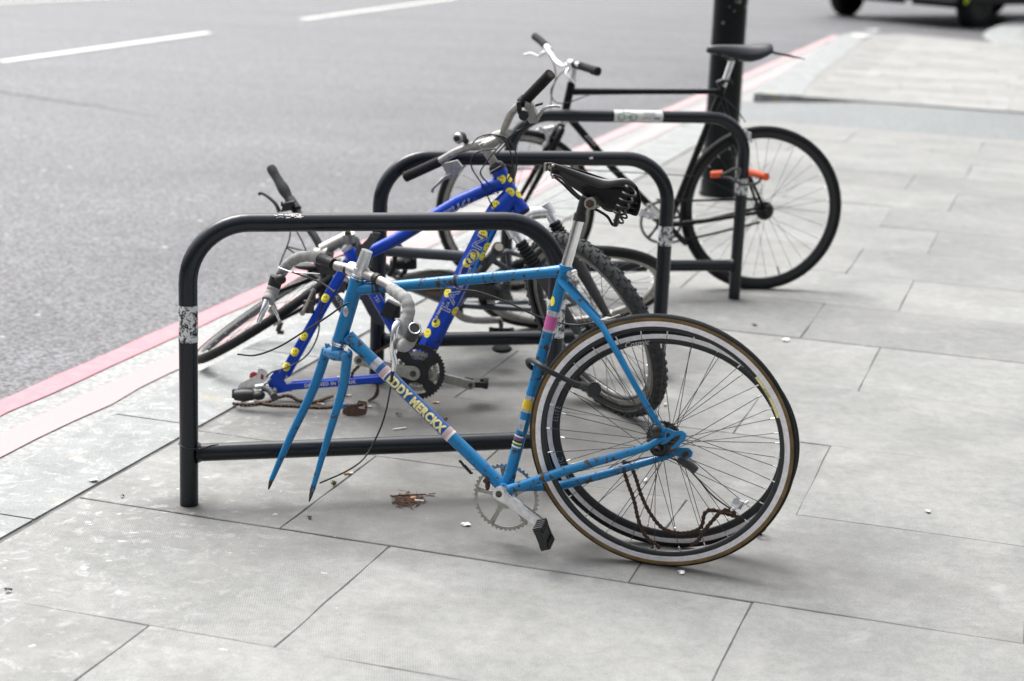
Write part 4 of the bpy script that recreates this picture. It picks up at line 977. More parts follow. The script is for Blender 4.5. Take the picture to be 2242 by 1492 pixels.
# quick release skewer lying by the wheel and brake block at its foot
mb = MB(); c = G(1668, 1150, .02); mb.tube(cat([G(1650, 1162, .012), G(1664, 1166, .02), G(1676, 1155, .03), G(1672, 1142, .035)], 5), .004, 8); mb.box(G(1658, 1162, .012), (.012, 0, 0), (0, .008, 0), (0, 0, .010))
tag(build('skewer_nut', mb, 'black_metal', None), 'small black metal fitting on the pavement touching the foot of the leaning wheels', 'bike part')

# ------------------------------------------------------------------ D LOCK through frame and wheel
mb = MB(); yl = PA.h(1175, 830).y
pts = cat([Y(1236, 830, 4.20), Y(1200, 812, 4.19), Y(1180, 798, 4.20), Y(1165, 789, 4.25), Y(1156, 791, 4.30), Y(1160, 802, 4.33), Y(1178, 812, 4.335), Y(1196, 820, 4.34)], 6)
lk = empty('bicycle_lock', Y(1230, 840, 4.27) * 1.0); tag(lk, 'black D lock hooked round the seat tube of the sky blue bike', 'lock')
mb.tube([Y(1290, 848, 4.19), Y(1262, 840, 4.185)] + pts + [Y(1250, 842, 4.345), Y(1290, 852, 4.34)], .0068, 14); build('shackle', mb, 'plastic', lk)
mb = MB(); mb.tube([Y(1270, 842, 4.187), Y(1302, 852, 4.19)], .0095, 14); build('sleeve', mb, 'grey_plastic', lk)
mb = MB(); mb.cyl(Y(1302, 852, 4.165), Y(1300, 850, 4.37), .0165, None, 20); build('crossbar', mb, 'plastic', lk)
# ------------------------------------------------------------------ ROYAL BLUE MOUNTAIN BICYCLE
D_ = G(603, 862, .03); C3 = Vector((.262, 5.545, .3095))
yawB = math.degrees(math.atan2(C3.y - D_.y, C3.x - D_.x))
PB = Plane(C3, yawB, 6.0); nB = PB.n; uB, wB = PB.u, PB.w
B = empty('mountain_bicycle', (-.25, 5.66, 0)); tag(B, 'royal blue mountain bike dotted with yellow smiley stickers, without rear wheel or saddle', 'bicycle')
fb = empty('frame', PB.h(918, 820), B)
hT, hB = PB.h(1094, 378), PB.h(1140, 458); bB = PB.h(916, 812); sT = PB.h(764, 548); dB = PB.h(603, 848)
mb = MB(); hdB = (hT - hB).normalized(); mb.tube([hB, hT], .0225, 26)
for p in (hT, hB): mb.tube([p - hdB * .010, p + hdB * .010], .0255, 26)
mb.tube([PB.h(1098, 402), PB.h(1055, 413)], [.024, .0215], 22); mb.tube([PB.h(1098, 400), PB.h(1001, 443), PB.h(868, 524), PB.h(776, 570)], [.0215, .021, .0205, .018], 22)
mb.tube([sT, bB], .0185, 22); mb.tube([sT, sT + (bB - sT).normalized() * .03], .021, 22)
mb.tube([PB.h(1121, 430), PB.h(1090, 462), PB.h(1072, 488)], [.034, .036, .034], 8, twist=math.pi / 8, ref=nB)
dt0, dt1 = PB.h(1078, 478), PB.h(925, 785)
mb.tube([dt0, dt1, bB], [.0345, .0345, .030], 8, ref=nB, twist=math.pi / 8, smooth=False)
mb.cyl(bB - nB * .036, bB + nB * .036, .024, None, 24)
def rect_tube(mb, pts, hw, hh, n): # rounded rectangular section
    P = [Vector(p) for p in pts]; T = (P[-1] - P[0]).normalized(); up = n.cross(T); vs = []; sec = []
    for cx, cy, a0 in ((1, 1, 0), (-1, 1, 90), (-1, -1, 180), (1, -1, 270)):
        for k in range(4): a = rad(a0 + k * 30); sec.append(((hw - .004) * cx + .004 * math.cos(a), (hh - .004) * cy + .004 * math.sin(a)))
    N = len(sec)
    for p in P:
        for a, b in sec: vs.append(p + n * a + up * b)
    fs = [(i * N + k, i * N + (k + 1) % N, (i + 1) * N + (k + 1) % N, (i + 1) * N + k) for i in range(len(P) - 1) for k in range(N)] + [tuple(range(N)), tuple(range((len(P) - 1) * N, len(P) * N))]
    mb.add(vs, fs, False)
csa, csb = PB.h(632, 847, .055), PB.h(865, 829, .034); rect_tube(mb, [csa, csb], .007, .0115, nB)
rect_tube(mb, [PB.h(640, 842, -.06), PB.h(868, 824, -.034)], .007, .0115, nB)
ssa, ssb, ssc = PB.h(617, 822, .055), PB.h(725, 632, .04), PB.h(760, 572, .02)
rect_tube(mb, [ssa, ssb], .008, .0115, nB); rect_tube(mb, [ssb, ssc], .008, .0115, nB); rect_tube(mb, [PB.h(628, 822, -.055), PB.h(733, 633, -.035), PB.h(765, 575, -.016)], .008, .0115, nB)
mb.cyl(ssb, PB.h(733, 633, -.035), .008, None, 12); build('tubing', mb, 'royal', fb)
dC = PB.h(603, 848, .055)
for o_, nm in ((.055, 'dropout'), (-.06, 'dropout')):
    dC = PB.O + (PB.h(603, 848, o_) - PB.O); mb = MB()
    lp = loc2(PB, dC, [(586, 838), (592, 825), (602, 812), (614, 812), (628, 820), (622, 833), (628, 842), (640, 838), (640, 856), (622, 859), (605, 862), (594, 857)])
    mb.plate(dC, uB, wB, nB, [lp], .007); build(nm, mb, 'royal', fb)
mb = MB(); mb.cyl(PB.h(601, 851, .055), PB.h(603, 858, .075), .006, None, 12); build('axle_bolt', mb, 'pale_ring', fb)
# smileys
W_dt = Wrap(dt0, dt1, .0345, nB, octa=True); W_tt = Wrap(PB.h(1098, 400), PB.h(868, 524), .0212, nB); W_ht = Wrap(hB, hT, .0228, nB)
W_ss = Wrap(ssb, ssa, .0125, nB); W_st = Wrap(sT, bB, .0186, nB)
def smiley(wr, px, py, r=.0150, around=None, rot=0., lift=.0007):
    s_ = along_on(wr, px, py); ax = wr.p0 + wr.d * s_
    if around is None:
        hit = ray(px, py); t = (ax - CAM).dot(_f) / hit.dot(_f); off = (CAM + hit * t) - ax; v_ = off.dot(wr.e2) / wr.r; around = math.asin(max(-.92, min(.92, v_)))
    # keep the face upright in the world
    tang = (wr.e2 * math.cos(around) - wr.e1 * math.sin(around)); zx, zy = Vector((0, 0, 1)).dot(wr.d), Vector((0, 0, 1)).dot(tang); th = math.atan2(zy, zx) - math.pi / 2 + rot
    m_ = MB(); m_.cur = 0; wr.put(m_, disc_geo(r), s_, around, th, lift)
    m_.cur = 1
    for ex in (-.28, .22): wr.put(m_, disc_geo(r * .12, 2, 12, ex * r, .28 * r, .75, 1.9), s_, around, th, lift + .0005)
    arc = [(math.cos(a) * r * .6, math.sin(a) * r * .6 - r * .02) for a in [math.pi * (1.15 + .70 * k / 10) for k in range(11)]]
    wr.put(m_, lineg(arc, r * .07), s_, around, th, lift + .0005)
    build('smiley_sticker', m_, ['yellow', 'black'], fb)
for x, y, a in ((1098, 392, None), (1117, 421, None), (1126, 386, 1.15), (1141, 422, 1.15)): smiley(W_ht, x, y, .0152, None if a is None else -a)
for x, y in ((1086, 448), (1065, 482), (1058, 511), (1041, 557), (1023, 573), (955, 704), (980, 639), (936, 727)): smiley(W_dt, x, y, .0152)
for x, y, a in ((1035, 524, .95), (1028, 545, 1.0), (1003, 590, .95), (965, 664, 1.0), (918, 757, 1.0)): smiley(W_dt, x, y, .0152, a)
for x, y in ((976, 447), (1010, 421), (1047, 402)): smiley(W_tt, x, y, .0148)
for x, y in ((712, 652), (656, 730), (637, 765), (617, 796)): smiley(W_ss, x, y, .0145, 0.0)
def outline_text(wr, s, size, along, around, par, th=.0011, sp=1.0, shear=0., fill='royal', line='white', rot=0., sc=None):
    for off, m_, lift in ((th * .9, line, .0007), (-.0006, fill, .0019)):
        g_ = text_geo(s, size, shear, off, sp)
        if sc: g_ = ([(x * sc[0], y * sc[1]) for x, y in g_[0]], g_[1])
        mb = MB(); wr.put(mb, g_, along, around, rot, lift); build('lettering', mb, m_, par)
Wr = Wrap(dt1, dt0, .0345, nB, octa=True)
outline_text(Wr, 'FALCON', .055, al(Wr, 1022, 598), .05, fb, .0016, 1.0, .0, sc=(1.30, .86))
mb = MB(); Wr.put(mb, text_geo('OCTAGONAL PROFILE TUBING', .0105, .2), Wr.L * .53, -.92, 0, .0007); build('lettering', mb, 'white', fb)
mb = MB(); Wr.put(mb, rect_geo(.20, .011, 8, 4), Wr.L * .80, -.62, 0, .0005); build('print_panel', mb, 'light_blue', fb)
mb = MB(); Wr.put(mb, rect_geo(.085, .011, 6, 3), Wr.L * .33, .55, 0, .0012); ov = build('label_panel', mb, 'black', fb)
mb = MB(); Wr.put(mb, text_geo('HI-TENSILE', .0125), Wr.L * .33, .55, 0, .0017); build('lettering', mb, 'white', ov)
Wq = Wrap(PB.h(868, 524), PB.h(1098, 400), .0212, nB)
outline_text(Wq, 'KAHUZI', .040, Wq.L * .50, .0, fb, .0010, 1.05, .3)
mb = MB(); Wq.put(mb, rect_geo(.17, .012, 8, 3), Wq.L * .56, .85, 0, .0004); build('print_panel', mb, 'white', fb)
Wc = Wrap(csa, csb, .0078, nB); mb = MB(); 
vs, fs = text_geo('DESIGNED IN THE UK', .0150, .0, .0003, 1.15); dC_ = (csb - csa).normalized(); upc = nB.cross(dC_) * -1
upc = (wB - dC_ * wB.dot(dC_)).normalized()
mb.add([csa + dC_ * (.135 + x) + upc * y + nB * .0078 for x, y in vs], fs, False); build('lettering', mb, 'white', fb)
for x in (700, 745): 
    mb = MB(); c_ = PB.h(x, 835 - (x - 700) * .05, .054); mb.add([c_ + dC_ * a * .010 + nB * b for a, b in ((-1, -.006), (1, -.006), (.6, .006), (-.6, .006))], [(0, 1, 2, 3)], False); mb.v = [v + upc * .0125 for v in mb.v]; build('smiley_sticker', mb, 'yellow', fb)
mb = MB(); W_st.put(mb, text_geo('T21', .016), al(W_st, 826, 655), .1, 0, .0007); build('lettering', mb, 'white', fb)
# grey bracket at the seat tube, black bracket lower down
mb = MB(); c_ = PB.h(800, 535, .04); lp = loc2(PB, c_, [(779, 548), (806, 522), (811, 512), (820, 509), (833, 511), (826, 524), (806, 548), (792, 565), (779, 562)])
hl = [(p[0] * 1 + loc2(PB, c_, [(817, 515)])[0][0], p[1] + loc2(PB, c_, [(817, 515)])[0][1]) for p in [(math.cos(k) * .004, math.sin(k) * .004) for k in [i * math.pi / 4 for i in range(8)]]]
mb.plate(c_, uB, wB, nB, [lp, hl], .010); build('mounting_bracket', mb, 'grey_plastic', B)
mb = MB(); c_ = PB.h(853, 678, .01); mb.box(c_, uB * .018 - wB * .008, wB * .024 + uB * .01, nB * .028); mb.box(PB.h(868, 682, .0), uB * .012, wB * .020, nB * .02); mb.cyl(PB.h(848, 670, .04), PB.h(848, 670, .045), .004, None, 8); mb.cyl(PB.h(855, 685, .04), PB.h(855, 685, .045), .004, None, 8); build('lamp_bracket', mb, 'plastic', B)
# headset, stem, handlebar
mb = MB(); mb.tube([hT + hdB * .008, hT + hdB * .016], .0285, 24); mb.tube([hT + hdB * .018, hT + hdB * .028, hT + hdB * .034], [.0255, .024, .017], 24); build('upper_headset_cup', mb, 'black_metal', B); mb = MB(); mb.tube([hB - hdB * .008, hB - hdB * .018], [.028, .027], 24); build('lower_headset_cup', mb, 'black_metal', B)
cy = PB.h(1060, 330).y - .02
mb = MB(); mb.tube([hT + hdB * .03, Y(1068, 335, cy), Y(1055, 313, cy)], [.0135, .0140, .0135], 20); mb.tube([Y(1060, 322, cy), Y(1092, 306, cy - .0)], [.0175, .0165], 18); mb.tube([Y(1086, 302, cy + .02), Y(1106, 296, cy - .02)], .021, 16); build('stem', mb, 'dull_alu', B)
hbB = empty('handlebar', Y(1096, 300, cy), B); yl_, yr_ = cy + .235, cy - .10
mb = MB(); mb.tube(cat([Y(965, 352, yl_ - .07), Y(1000, 332, yl_ - .11), Y(1040, 318, cy + .08), Y(1094, 300, cy), Y(1106, 278, cy - .02), Y(1120, 248, cy - .05), Y(1140, 228, yr_ + .02), Y(1160, 208, yr_)], 6), .0125, 16); build('bar', mb, 'dull_alu', hbB)
def grip(p, q, name='grip', r=.0165, open_end=False, mat='rubber', flare=False):
    p, q = Vector(p), Vector(q); d = (q - p).normalized(); L = (q - p).length; m_ = MB(); n = 26; pts = [p + d * (L * i / n) for i in range(n + 1)]
    rs = [r + (.0012 if i % 2 else 0) for i in range(n + 1)]; rs[-1] = r + .001; rs[0] = r + .001
    if flare: rs = [r * (.84 + .28 * math.sin(math.pi * (i / n) ** .8) + .10 * (i / n > .93)) for i in range(n + 1)]
    m_.tube(pts, rs, 18); o = build(name, m_, mat, hbB if not flare else None) if False else None
    return m_
g1 = grip(Y(967, 352, yl_ - .06), Y(888, 388, yl_)); build('grip', g1, 'rubber', hbB)
g2 = grip(Y(1153, 217, yr_), Y(1205, 163, yr_ - .07)); gq = build('grip', g2, 'rubber', hbB)
e_ = Y(1205, 163, yr_ - .07); dd = (e_ - Y(1153, 217, yr_)).normalized(); mb = MB(); mb.tube([e_ + dd * .0005, e_ + dd * .001], .0105, 16); build('grip_opening', mb, 'rust', gq)
# right brake lever + shifter
mb = MB(); c = Y(1172, 246, yr_ - .02)
lp_ = [Y(x, y, yr_ - .02) for x, y in [(1150, 222), (1163, 228), (1180, 262), (1176, 270), (1160, 271), (1150, 258), (1157, 246), (1148, 238)]]
vs = lp_ + [p + Vector((.004, .022, .006)) for p in lp_]; n_ = len(lp_); mb.add(vs, [tuple(range(n_)), tuple(range(2 * n_ - 1, n_ - 1, -1))] + [(i, (i + 1) % n_, n_ + (i + 1) % n_, n_ + i) for i in range(n_)], False)
mb.tube(cat([Y(1176, 262, yr_ - .02), Y(1182, 252, yr_ - .03), Y(1192, 238, yr_ - .04), Y(1212, 233, yr_ - .05), Y(1226, 234, yr_ - .05)], 5), [.008, .007, .005, .0045, .005], 10, flat=.6); build('brake_lever', mb, 'dull_alu', hbB)
mb = MB(); mb.cyl(Y(1146, 254, yr_ - .05), Y(1148, 252, yr_), .015, None, 18); mb.box(Y(1137, 236, yr_ - .02), (.007, 0, .002), (0, .012, 0), (-.003, 0, .018)); mb.box(Y(1180, 229, yr_ - .01), (.012, 0, .004), (0, .008, 0), (0, 0, .0035)); mb.tube([Y(1140, 226, yr_), Y(1150, 218, yr_ - .005)], .018, 14); build('shifter', mb, 'plastic', hbB)
# left lever
mb = MB(); lp_ = [Y(x, y, yl_ - .08) for x, y in [(966, 360), (975, 377), (990, 388), (1003, 384), (1012, 366), (1000, 352)]]; n_ = len(lp_)
mb.add(lp_ + [p + Vector((.003, .02, 0)) for p in lp_], [tuple(range(n_)), tuple(range(2 * n_ - 1, n_ - 1, -1))] + [(i, (i + 1) % n_, n_ + (i + 1) % n_, n_ + i) for i in range(n_)], False)
mb.tube(cat([Y(988, 384, yl_ - .08), Y(972, 391, yl_ - .09), Y(960, 402, yl_ - .1), Y(948, 414, yl_ - .1), Y(947, 422, yl_ - .1)], 5), [.010, .007, .005, .0048, .0046], 10, flat=.6); build('brake_lever', mb, 'dull_alu', hbB)
mb = MB(); mb.tube([Y(1012, 300, cy + .11), Y(1003, 303, cy + .085)], [.0165, .0185], 18); mb.cur = 1; mb.tube([Y(1003, 303, cy + .085), Y(1000, 304, cy + .078)], [.0188, .0135], 18); mb.cur = 0; mb.tube([Y(1012, 300, cy + .11), Y(1022, 312, cy + .12)], .010, 12); mb.cyl(Y(1003, 303.5, cy + .082), Y(999, 304.5, cy + .070), .0085, None, 14); build('bell', mb, ['plastic', 'dull_alu'], hbB)
for pts in ([(1046, 390), (1033, 368), (1033, 345), (1050, 332), (1085, 326)], [(1085, 296), (1110, 305), (1128, 330), (1131, 365), (1124, 395), (1110, 405)], [(1034, 315), (1050, 300), (1080, 295), (1105, 310), (1118, 335), (1122, 368), (1112, 395)],
            [(1150, 268), (1142, 282), (1132, 288), (1110, 305), (1085, 330), (1062, 360), (1052, 378), (1062, 395), (1092, 424)], [(1046, 390), (1058, 408), (1072, 440), (1086, 464)], [(1130, 285), (1105, 318), (1085, 340)]):
    cable([Y(x, y, cy - .035 + .01 * math.sin(i)) for i, (x, y) in enumerate(pts)], B, .0024)
cable([PB.h(1085, 424, .02), PB.h(1040, 437, .02), PB.h(980, 468, .02), PB.h(930, 498, .02), PB.h(850, 545, .02)], B, .0015)
mb = MB(); c_ = PB.h(1040, 436, .012); mb.ell(c_, uB * .008, wB * .007, nB * .01, 10, 8); build('cable_stop', mb, 'royal', fb)
# suspension fork and steered front wheel
P3 = Plane(C3, -54.5, -22.9)
fkB = empty('suspension_fork', hB, B)
crn = PB.h(1158, 479, 0); legt = []
ax3 = P3.n
mb = MB(); tops = {}
dirw = (C3 - crn).normalized(); dirw = (dirw - ax3 * dirw.dot(ax3)).normalized()
for s_, (x, y) in ((1, (1124, 496)), (-1, (1200, 480))):
    t = crn - ax3 * (.072 * -s_) * 1.0 + Vector((0, 0, 0)); tops[s_] = t
mb.tube(cat([tops[1] + dirw * .012, crn - dirw * .012, tops[-1] + dirw * .012], 6), [.019, .022, .019], 16)
mb.tube([hB - hdB * .012, crn], [.0185, .022], 20)
for s_ in (1, -1): mb.tube([tops[s_] - dirw * .014, tops[s_] + dirw * .026], .0215, 20)
build('crown', mb, 'alu', fkB)
for s_ in (1, -1):
    t = tops[s_]; foot = C3 + ax3 * (.062 * s_); d = (foot - t).normalized(); Lg = (foot - t).length
    mb = MB(); mb.tube([t + d * .02, t + d * .075], .0145, 18); build('stanchion', mb, 'chrome', fkB)
    mb = MB(); pts = []; rs = []
    for k in range(17): pts.append(t + d * (.050 + .0062 * k)); rs.append((.0215 if k % 2 else .0165) + .0003 * k)
    mb.tube(pts, rs, 20, smooth=False); build('fork_boot', mb, 'rubber', fkB)
    mb = MB(); mb.tube([t + d * .148, t + d * .175, t + d * .20, t + d * (Lg * .8), foot - d * .004], [.0235, .0235, .0205, .0165, .012], 20); mb.cyl(foot - ax3 * .006, foot + ax3 * .006, .014, None, 14); build('lower_leg', mb, 'grey_plastic', fkB)
    mb = MB(); mb.cyl(foot + ax3 * (.006 * s_), foot + ax3 * (.016 * s_), .009, .007, 10); build('axle_nut', mb, 'pale_ring', fkB)
t0_, t1_ = tops[1], tops[-1]; mb = MB(); a_, b_ = t0_ + dirw * .155, t1_ + dirw * .155
mb.tube(cat([a_, a_ - dirw * .045 + (b_ - a_) * .2, b_ - dirw * .045 - (b_ - a_) * .2, b_], 6), .012, 12); build('brake_arch', mb, 'plastic', fkB)
FW, P3b, rim3, R03 = wheel('front_wheel', C3, -54.5, -22.9, .333, .0245, B, tyre='rubber_grey', rimh=.020, rimside='rim_silver', rimbody='grey_plastic', spokes=32, hub='black_metal', knob=True, hubw=.05, spin=.15)
mb = MB()
for s_ in (1, -1):
    o_ = C3 + P3b.n * (.006 * s_ + .0245 * .92 * s_); mb.rev(C3, P3b.u, P3b.w, P3b.n, [(.333 - .0265, .0252 * s_), (.333 - .0295, .0250 * s_)], 120, closed=False)
build('reflective_stripe', mb, 'pale_ring', FW)
# drive train
bN = bB + nB * .06; CRC = PB.h(913, 814, .050)
chainring(CRC, uB, wB, nB, .0925, 46, 4, 0, 'plastic', B, rot=.72, armw=.034, hub=.034, ringw=.016, th=.004)
chainring(CRC - nB * .007, uB, wB, nB, .068, 36, 4, 0, 'pale_ring', B, rot=.72, armw=.012, hub=.03, ringw=.012)
chainring(CRC - nB * .014, uB, wB, nB, .050, 26, 4, 0, 'pale_ring', B, rot=.72, armw=.010, hub=.02, ringw=.008)
crank(PB.h(905, 818, .066), PB.h(787, 789, .070), nB, B, 'dull_alu', .0225, .0170)
crank(PB.h(925, 816, -.06), PB.h(1030, 843, -.065), nB, B, 'dull_alu', .018, .015)
mb = MB(); mb.cyl(bB - nB * .064, bB + nB * .062, .009, None, 14); build('bottom_bracket_axle', mb, 'old_metal', B)
pedal(PB.h(1042, 841, -.09) - nB * .02, nB, uB, B, 'plastic', .085, .032)
chain('chain', cat([Vector((*G(x, y, z).xy, z)) for x, y, z in [(512, 884, .008), (545, 886, .008), (590, 879, .008), (618, 868, .02), (636, 868, .02), (655, 878, .010), (690, 881, .008), (715, 872, .01), (735, 866, .015)]], 6), B, 'rust', side=(0, -.3, 1))
chain('chain', cat([Vector((*G(x, y, .006).xy, .006)) for x, y in [(560, 880), (590, 887), (640, 889), (700, 893), (740, 890), (775, 888), (800, 884)]], 6), B, 'rust', side=(0, -.3, 1))
chain('chain', cat([PB.h(827, 838, .03), PB.h(826, 858, .03), Y(820, 870, 5.62), G(805, 880, .008)], 6), B, 'rust')
chain('chain', cat([PB.h(770, 826, .03), PB.h(775, 812, .03), PB.h(800, 790, .035), PB.h(830, 768, .04), PB.h(860, 752, .04)], 6), B, 'rust')
chain('chain', cat([Y(512, 848, 5.80), Y(503, 862, 5.79), Y(504, 880, 5.78), Y(515, 884, 5.77)], 5), B, 'rust')
# rear derailleur folded against the dropout
drB = empty('rear_derailleur', PB.h(560, 850), B); fo = lambda x, y, o=.06: PB.h(x, y, o)
mb = MB(); c_ = fo(560, 838); lp = loc2(PB, c_, [(520, 850), (526, 840), (562, 822), (566, 808), (574, 807), (585, 814), (588, 828), (578, 842), (560, 850), (545, 856), (530, 862)]); hl = loc2(PB, c_, [(572, 818), (578, 822), (577, 832), (570, 830)])
mb.plate(c_, uB, wB, nB, [lp, hl], .003); build('cage_plate', mb, 'alu', drB)
for x, y, r_ in ((556, 824, .0155), (574, 824, .0155)):
    mb = MB(); lp = [((r_ if k % 2 else r_ * .82) * math.cos(math.pi * k / 11), (r_ if k % 2 else r_ * .82) * math.sin(math.pi * k / 11)) for k in range(22)]; mb.plate(fo(x, y, .052), uB, wB, nB, [lp], .006); build('jockey_wheel', mb, 'red_plastic', drB)
mb = MB(); mb.tube(cat([fo(515, 866, .07), fo(535, 866, .075), fo(555, 865, .075)], 4), [.017, .021, .018], 14); mb.ell(fo(566, 866, .08), uB * .022, wB * .016, nB * .02, 14, 10); mb.box(fo(516, 862, .06), uB * .010, wB * .014, nB * .012); build('derailleur_body', mb, 'plastic', drB)
mb = MB(); mb.tube(cat([fo(577, 850, .07), fo(590, 855, .085), fo(600, 868, .10)], 4), [.010, .0105, .012], 14); mb.cyl(fo(599, 867, .095), fo(601, 870, .115), .0125, None, 16); build('barrel_adjuster', mb, 'grey_plastic', drB)
mb = MB(); mb.tube([fo(572, 845, .065), fo(584, 838, .06), fo(592, 828, .058)], .005, 10); mb.tube([fo(560, 848, .068), fo(578, 845, .068)], .008, 10); build('hanger_link', mb, 'alu', drB)
cable([fo(583, 826, .06), fo(596, 815, .07), fo(625, 806, .08), fo(655, 792, .08), fo(680, 768, .08), fo(697, 730, .07), fo(700, 690, .06), fo(706, 660, .05)], B, .0026)
# rear brake arms
mb = MB(); mb.tube([PB.h(687, 632, .06), PB.h(674, 662, .065), PB.h(663, 686, .06)], [.004, .005, .006], 12, flat=.6); mb.cyl(PB.h(662, 686, .05), PB.h(662, 686, .07), .009, None, 14); build('brake_arm', mb, 'dull_alu', B)
mb = MB(); mb.box(PB.h(676, 672, .045), uB * .016, wB * .02, nB * .014); mb.box(PB.h(684, 652, .03), uB * .010, wB * .025, nB * .01); build('brake_block', mb, 'old_metal', B)
# rusty cage plate lying by the fork
mb = MB(); c_ = Y(776, 896, 5.45); ux, uz = Vector((1, 0, 0)), Vector((0, .3, .95)).normalized(); nn_ = ux.cross(uz)
def lpx(C, pts, y): return [((Y(x, yy, y) - C).dot(ux), (Y(x, yy, y) - C).dot(uz)) for x, yy in pts]
lp = lpx(c_, [(750, 902), (753, 888), (780, 891), (784, 877), (803, 880), (804, 900), (801, 909), (782, 912), (762, 911), (751, 907)], 5.45); hl = lpx(c_, [(786, 882), (799, 884), (799, 896), (785, 894)], 5.45)
mb.plate(c_, ux, uz, nn_, [lp, hl], .004); tag(build('pedal_cage', mb, 'rust', None), 'rusty brown metal cage beside the right blade of the sky blue fork', 'bike part')

# ------------------------------------------------------------------ GREY BICYCLE fallen against the middle stand
C6 = Vector((.226, 6.507, .216)); PD = Plane(C6, 12.6, -53.8); nD = PD.n
Dk = empty('city_bicycle', (-.2, 6.45, 0)); tag(Dk, 'toppled dark grey bicycle behind the middle stand, with silver rims and a chain guard', 'bicycle')
fd = empty('frame', PD.h(1000, 620), Dk)
s1_ = PD.h(1089, 546); s2_ = PD.h(1000, 668); tl_ = PD.h(790, 545)
mb = MB(); mb.tube([s1_, PD.h(1044, 604), s2_], .0185, 20); mb.tube([PD.h(1062, 571), PD.h(1016, 562), PD.h(844, 550), tl_], [.0195, .0195, .019, .018], 20)
mb.tube([PD.h(790, 560), PD.h(866, 600), PD.h(905, 630), s2_], [.019, .019, .019, .02], 20)
mb.tube([s2_, PD.h(1060, 672, .03), PD.h(1180, 679, .05), C6 + nD * .06], [.012, .0125, .011, .009], 14); mb.tube([s2_, PD.h(1060, 664, -.04), PD.h(1180, 660, -.05), C6 - nD * .06], [.012, .0125, .011, .009], 14)
mb.tube([PD.h(1072, 566), PD.h(1115, 592, .03), PD.h(1180, 605, .05), C6 + nD * .06], [.011, .010, .009, .008], 14); mb.tube([PD.h(1085, 560), PD.h(1110, 551, -.03), PD.h(1149, 563, -.05), C6 - nD * .06], [.011, .010, .009, .008], 14)
mb.tube([PD.h(1115, 592, .03), PD.h(1112, 552, -.03)], .009, 12); mb.cyl(s2_ - nD * .035, s2_ + nD * .035, .023, None, 20); mb.tube([PD.h(775, 530), PD.h(798, 590)], .021, 20)
build('tubing', mb, 'grey_paint', fd)
mb = MB(); dd = (s1_ - s2_).normalized(); mb.tube([s1_ - dd * .006, s1_ + dd * .016], .0215, 20); mb.cur = 1; mb.tube([s1_ + dd * .012, s1_ + dd * .019], .0155, 16); build('seat_collar', mb, ['plastic', 'pale_ring'], fd)
RWd, P6b, rim6, R06 = wheel('rear_wheel', C6, 12.6, -53.8, .364, .0195, Dk, rimh=.020, rimside='rim_silver', rimbody='rim_silver', spokes=32, hub='dull_alu', hubw=.05, spin=.1, knob=False)
C7 = Vector((-.851, 6.092, .194)); FWd, P7b, rim7, R07 = wheel('front_wheel', C7, 88.0, -55.3, .338, .0165, Dk, tyre='rubber', rimh=.014, rimside='rim_silver', rimbody='grey_plastic', spokes=28, hub='dull_alu', hubw=.045, spin=.2)
mb = MB(); hc_ = PD.h(798, 585)
for s_ in (1, -1):
    e_ = C7 + P7b.n * (.05 * s_); mid = hc_ + (e_ - hc_) * .35 + P7b.n * (.02 * s_); mb.tube(cat([hc_, hc_ + P7b.n * (.045 * s_), mid, e_], 5), [.016, .015, .012, .007], 14)
build('fork', mb, 'black_paint', Dk)
mb = MB(); mb.tube(cat([Y(586, 678, 6.05), Y(602, 690, 6.08), Y(614, 702, 6.1), Y(598, 712, 6.1)], 4), .0065, 10); mb.tube([Y(592, 667, 6.05), Y(613, 700, 6.1)], [.012, .008], 10, flat=.4); build('mudguard_stay', mb, 'dull_alu', FWd)
mb = MB(); c_ = Y(612, 716, 6.2); mb.box(c_, (.008, 0, -.004), (0, .006, 0), (.006, 0, .018)); mb.box(c_ + Vector((.004, 0, -.02)), (.012, 0, 0), (0, .008, 0), (0, 0, .006)); build('stay_clip', mb, 'old_metal', FWd)
# chain guard and crankset
mb = MB(); c_ = PD.h(960, 640, .055); lp = loc2(PD, c_, [(868, 606), (905, 600), (940, 592), (985, 594), (1020, 606), (1060, 620), (1118, 644), (1124, 655), (1090, 656), (1040, 650), (1000, 650), (955, 644), (915, 632), (880, 618)]); mb.plate(c_, PD.u, PD.w, nD, [lp], .012)
cg = build('chain_guard', mb, 'black_paint', Dk); mb = MB(); mb.tube(cat([PD.h(868, 606, .065), PD.h(905, 600, .065), PD.h(940, 592, .065), PD.h(985, 594, .065), PD.h(1030, 610, .065)], 5), .004, 8); build('guard_edge', mb, 'dull_alu', cg)
mb = MB(); p_ = PD.h(946, 640, .064); mb.ell(p_, PD.u * .028, PD.w * .020, nD * .003, 14, 8); build('reflector', mb, 'tan', cg)
cr0, cr1 = PD.h(986, 672, .075), PD.h(1096, 701, .085)
mb = MB(); mb.tube(cat([cr0, PD.h(1012, 695, .08), PD.h(1050, 702, .085), cr1], 6), [.015, .0145, .0135, .013], 14, flat=.6); build('crank_arm', mb, 'dull_alu', Dk)
pd_ = Y(1098, 728, 6.28); pedal(pd_, (cr1 - pd_), (1, 0, 0), Dk, 'rubber', .06, .038)
pd2 = Y(1098, 762, 6.2); mb = MB(); mb.tube([Y(1096, 705, 6.3), Y(1098, 724, 6.27)], .008, 10); mb.tube([cr1, Y(1097, 712, 6.3)], .009, 10); build('pedal_axle', mb, 'plastic', Dk)
mb = MB(); mb.ell(Y(1099, 764, 6.10), (.037, 0, 0), (0, .04, 0), (0, 0, .014), 12, 8); build('pedal_rubber', mb, 'rubber', Dk)
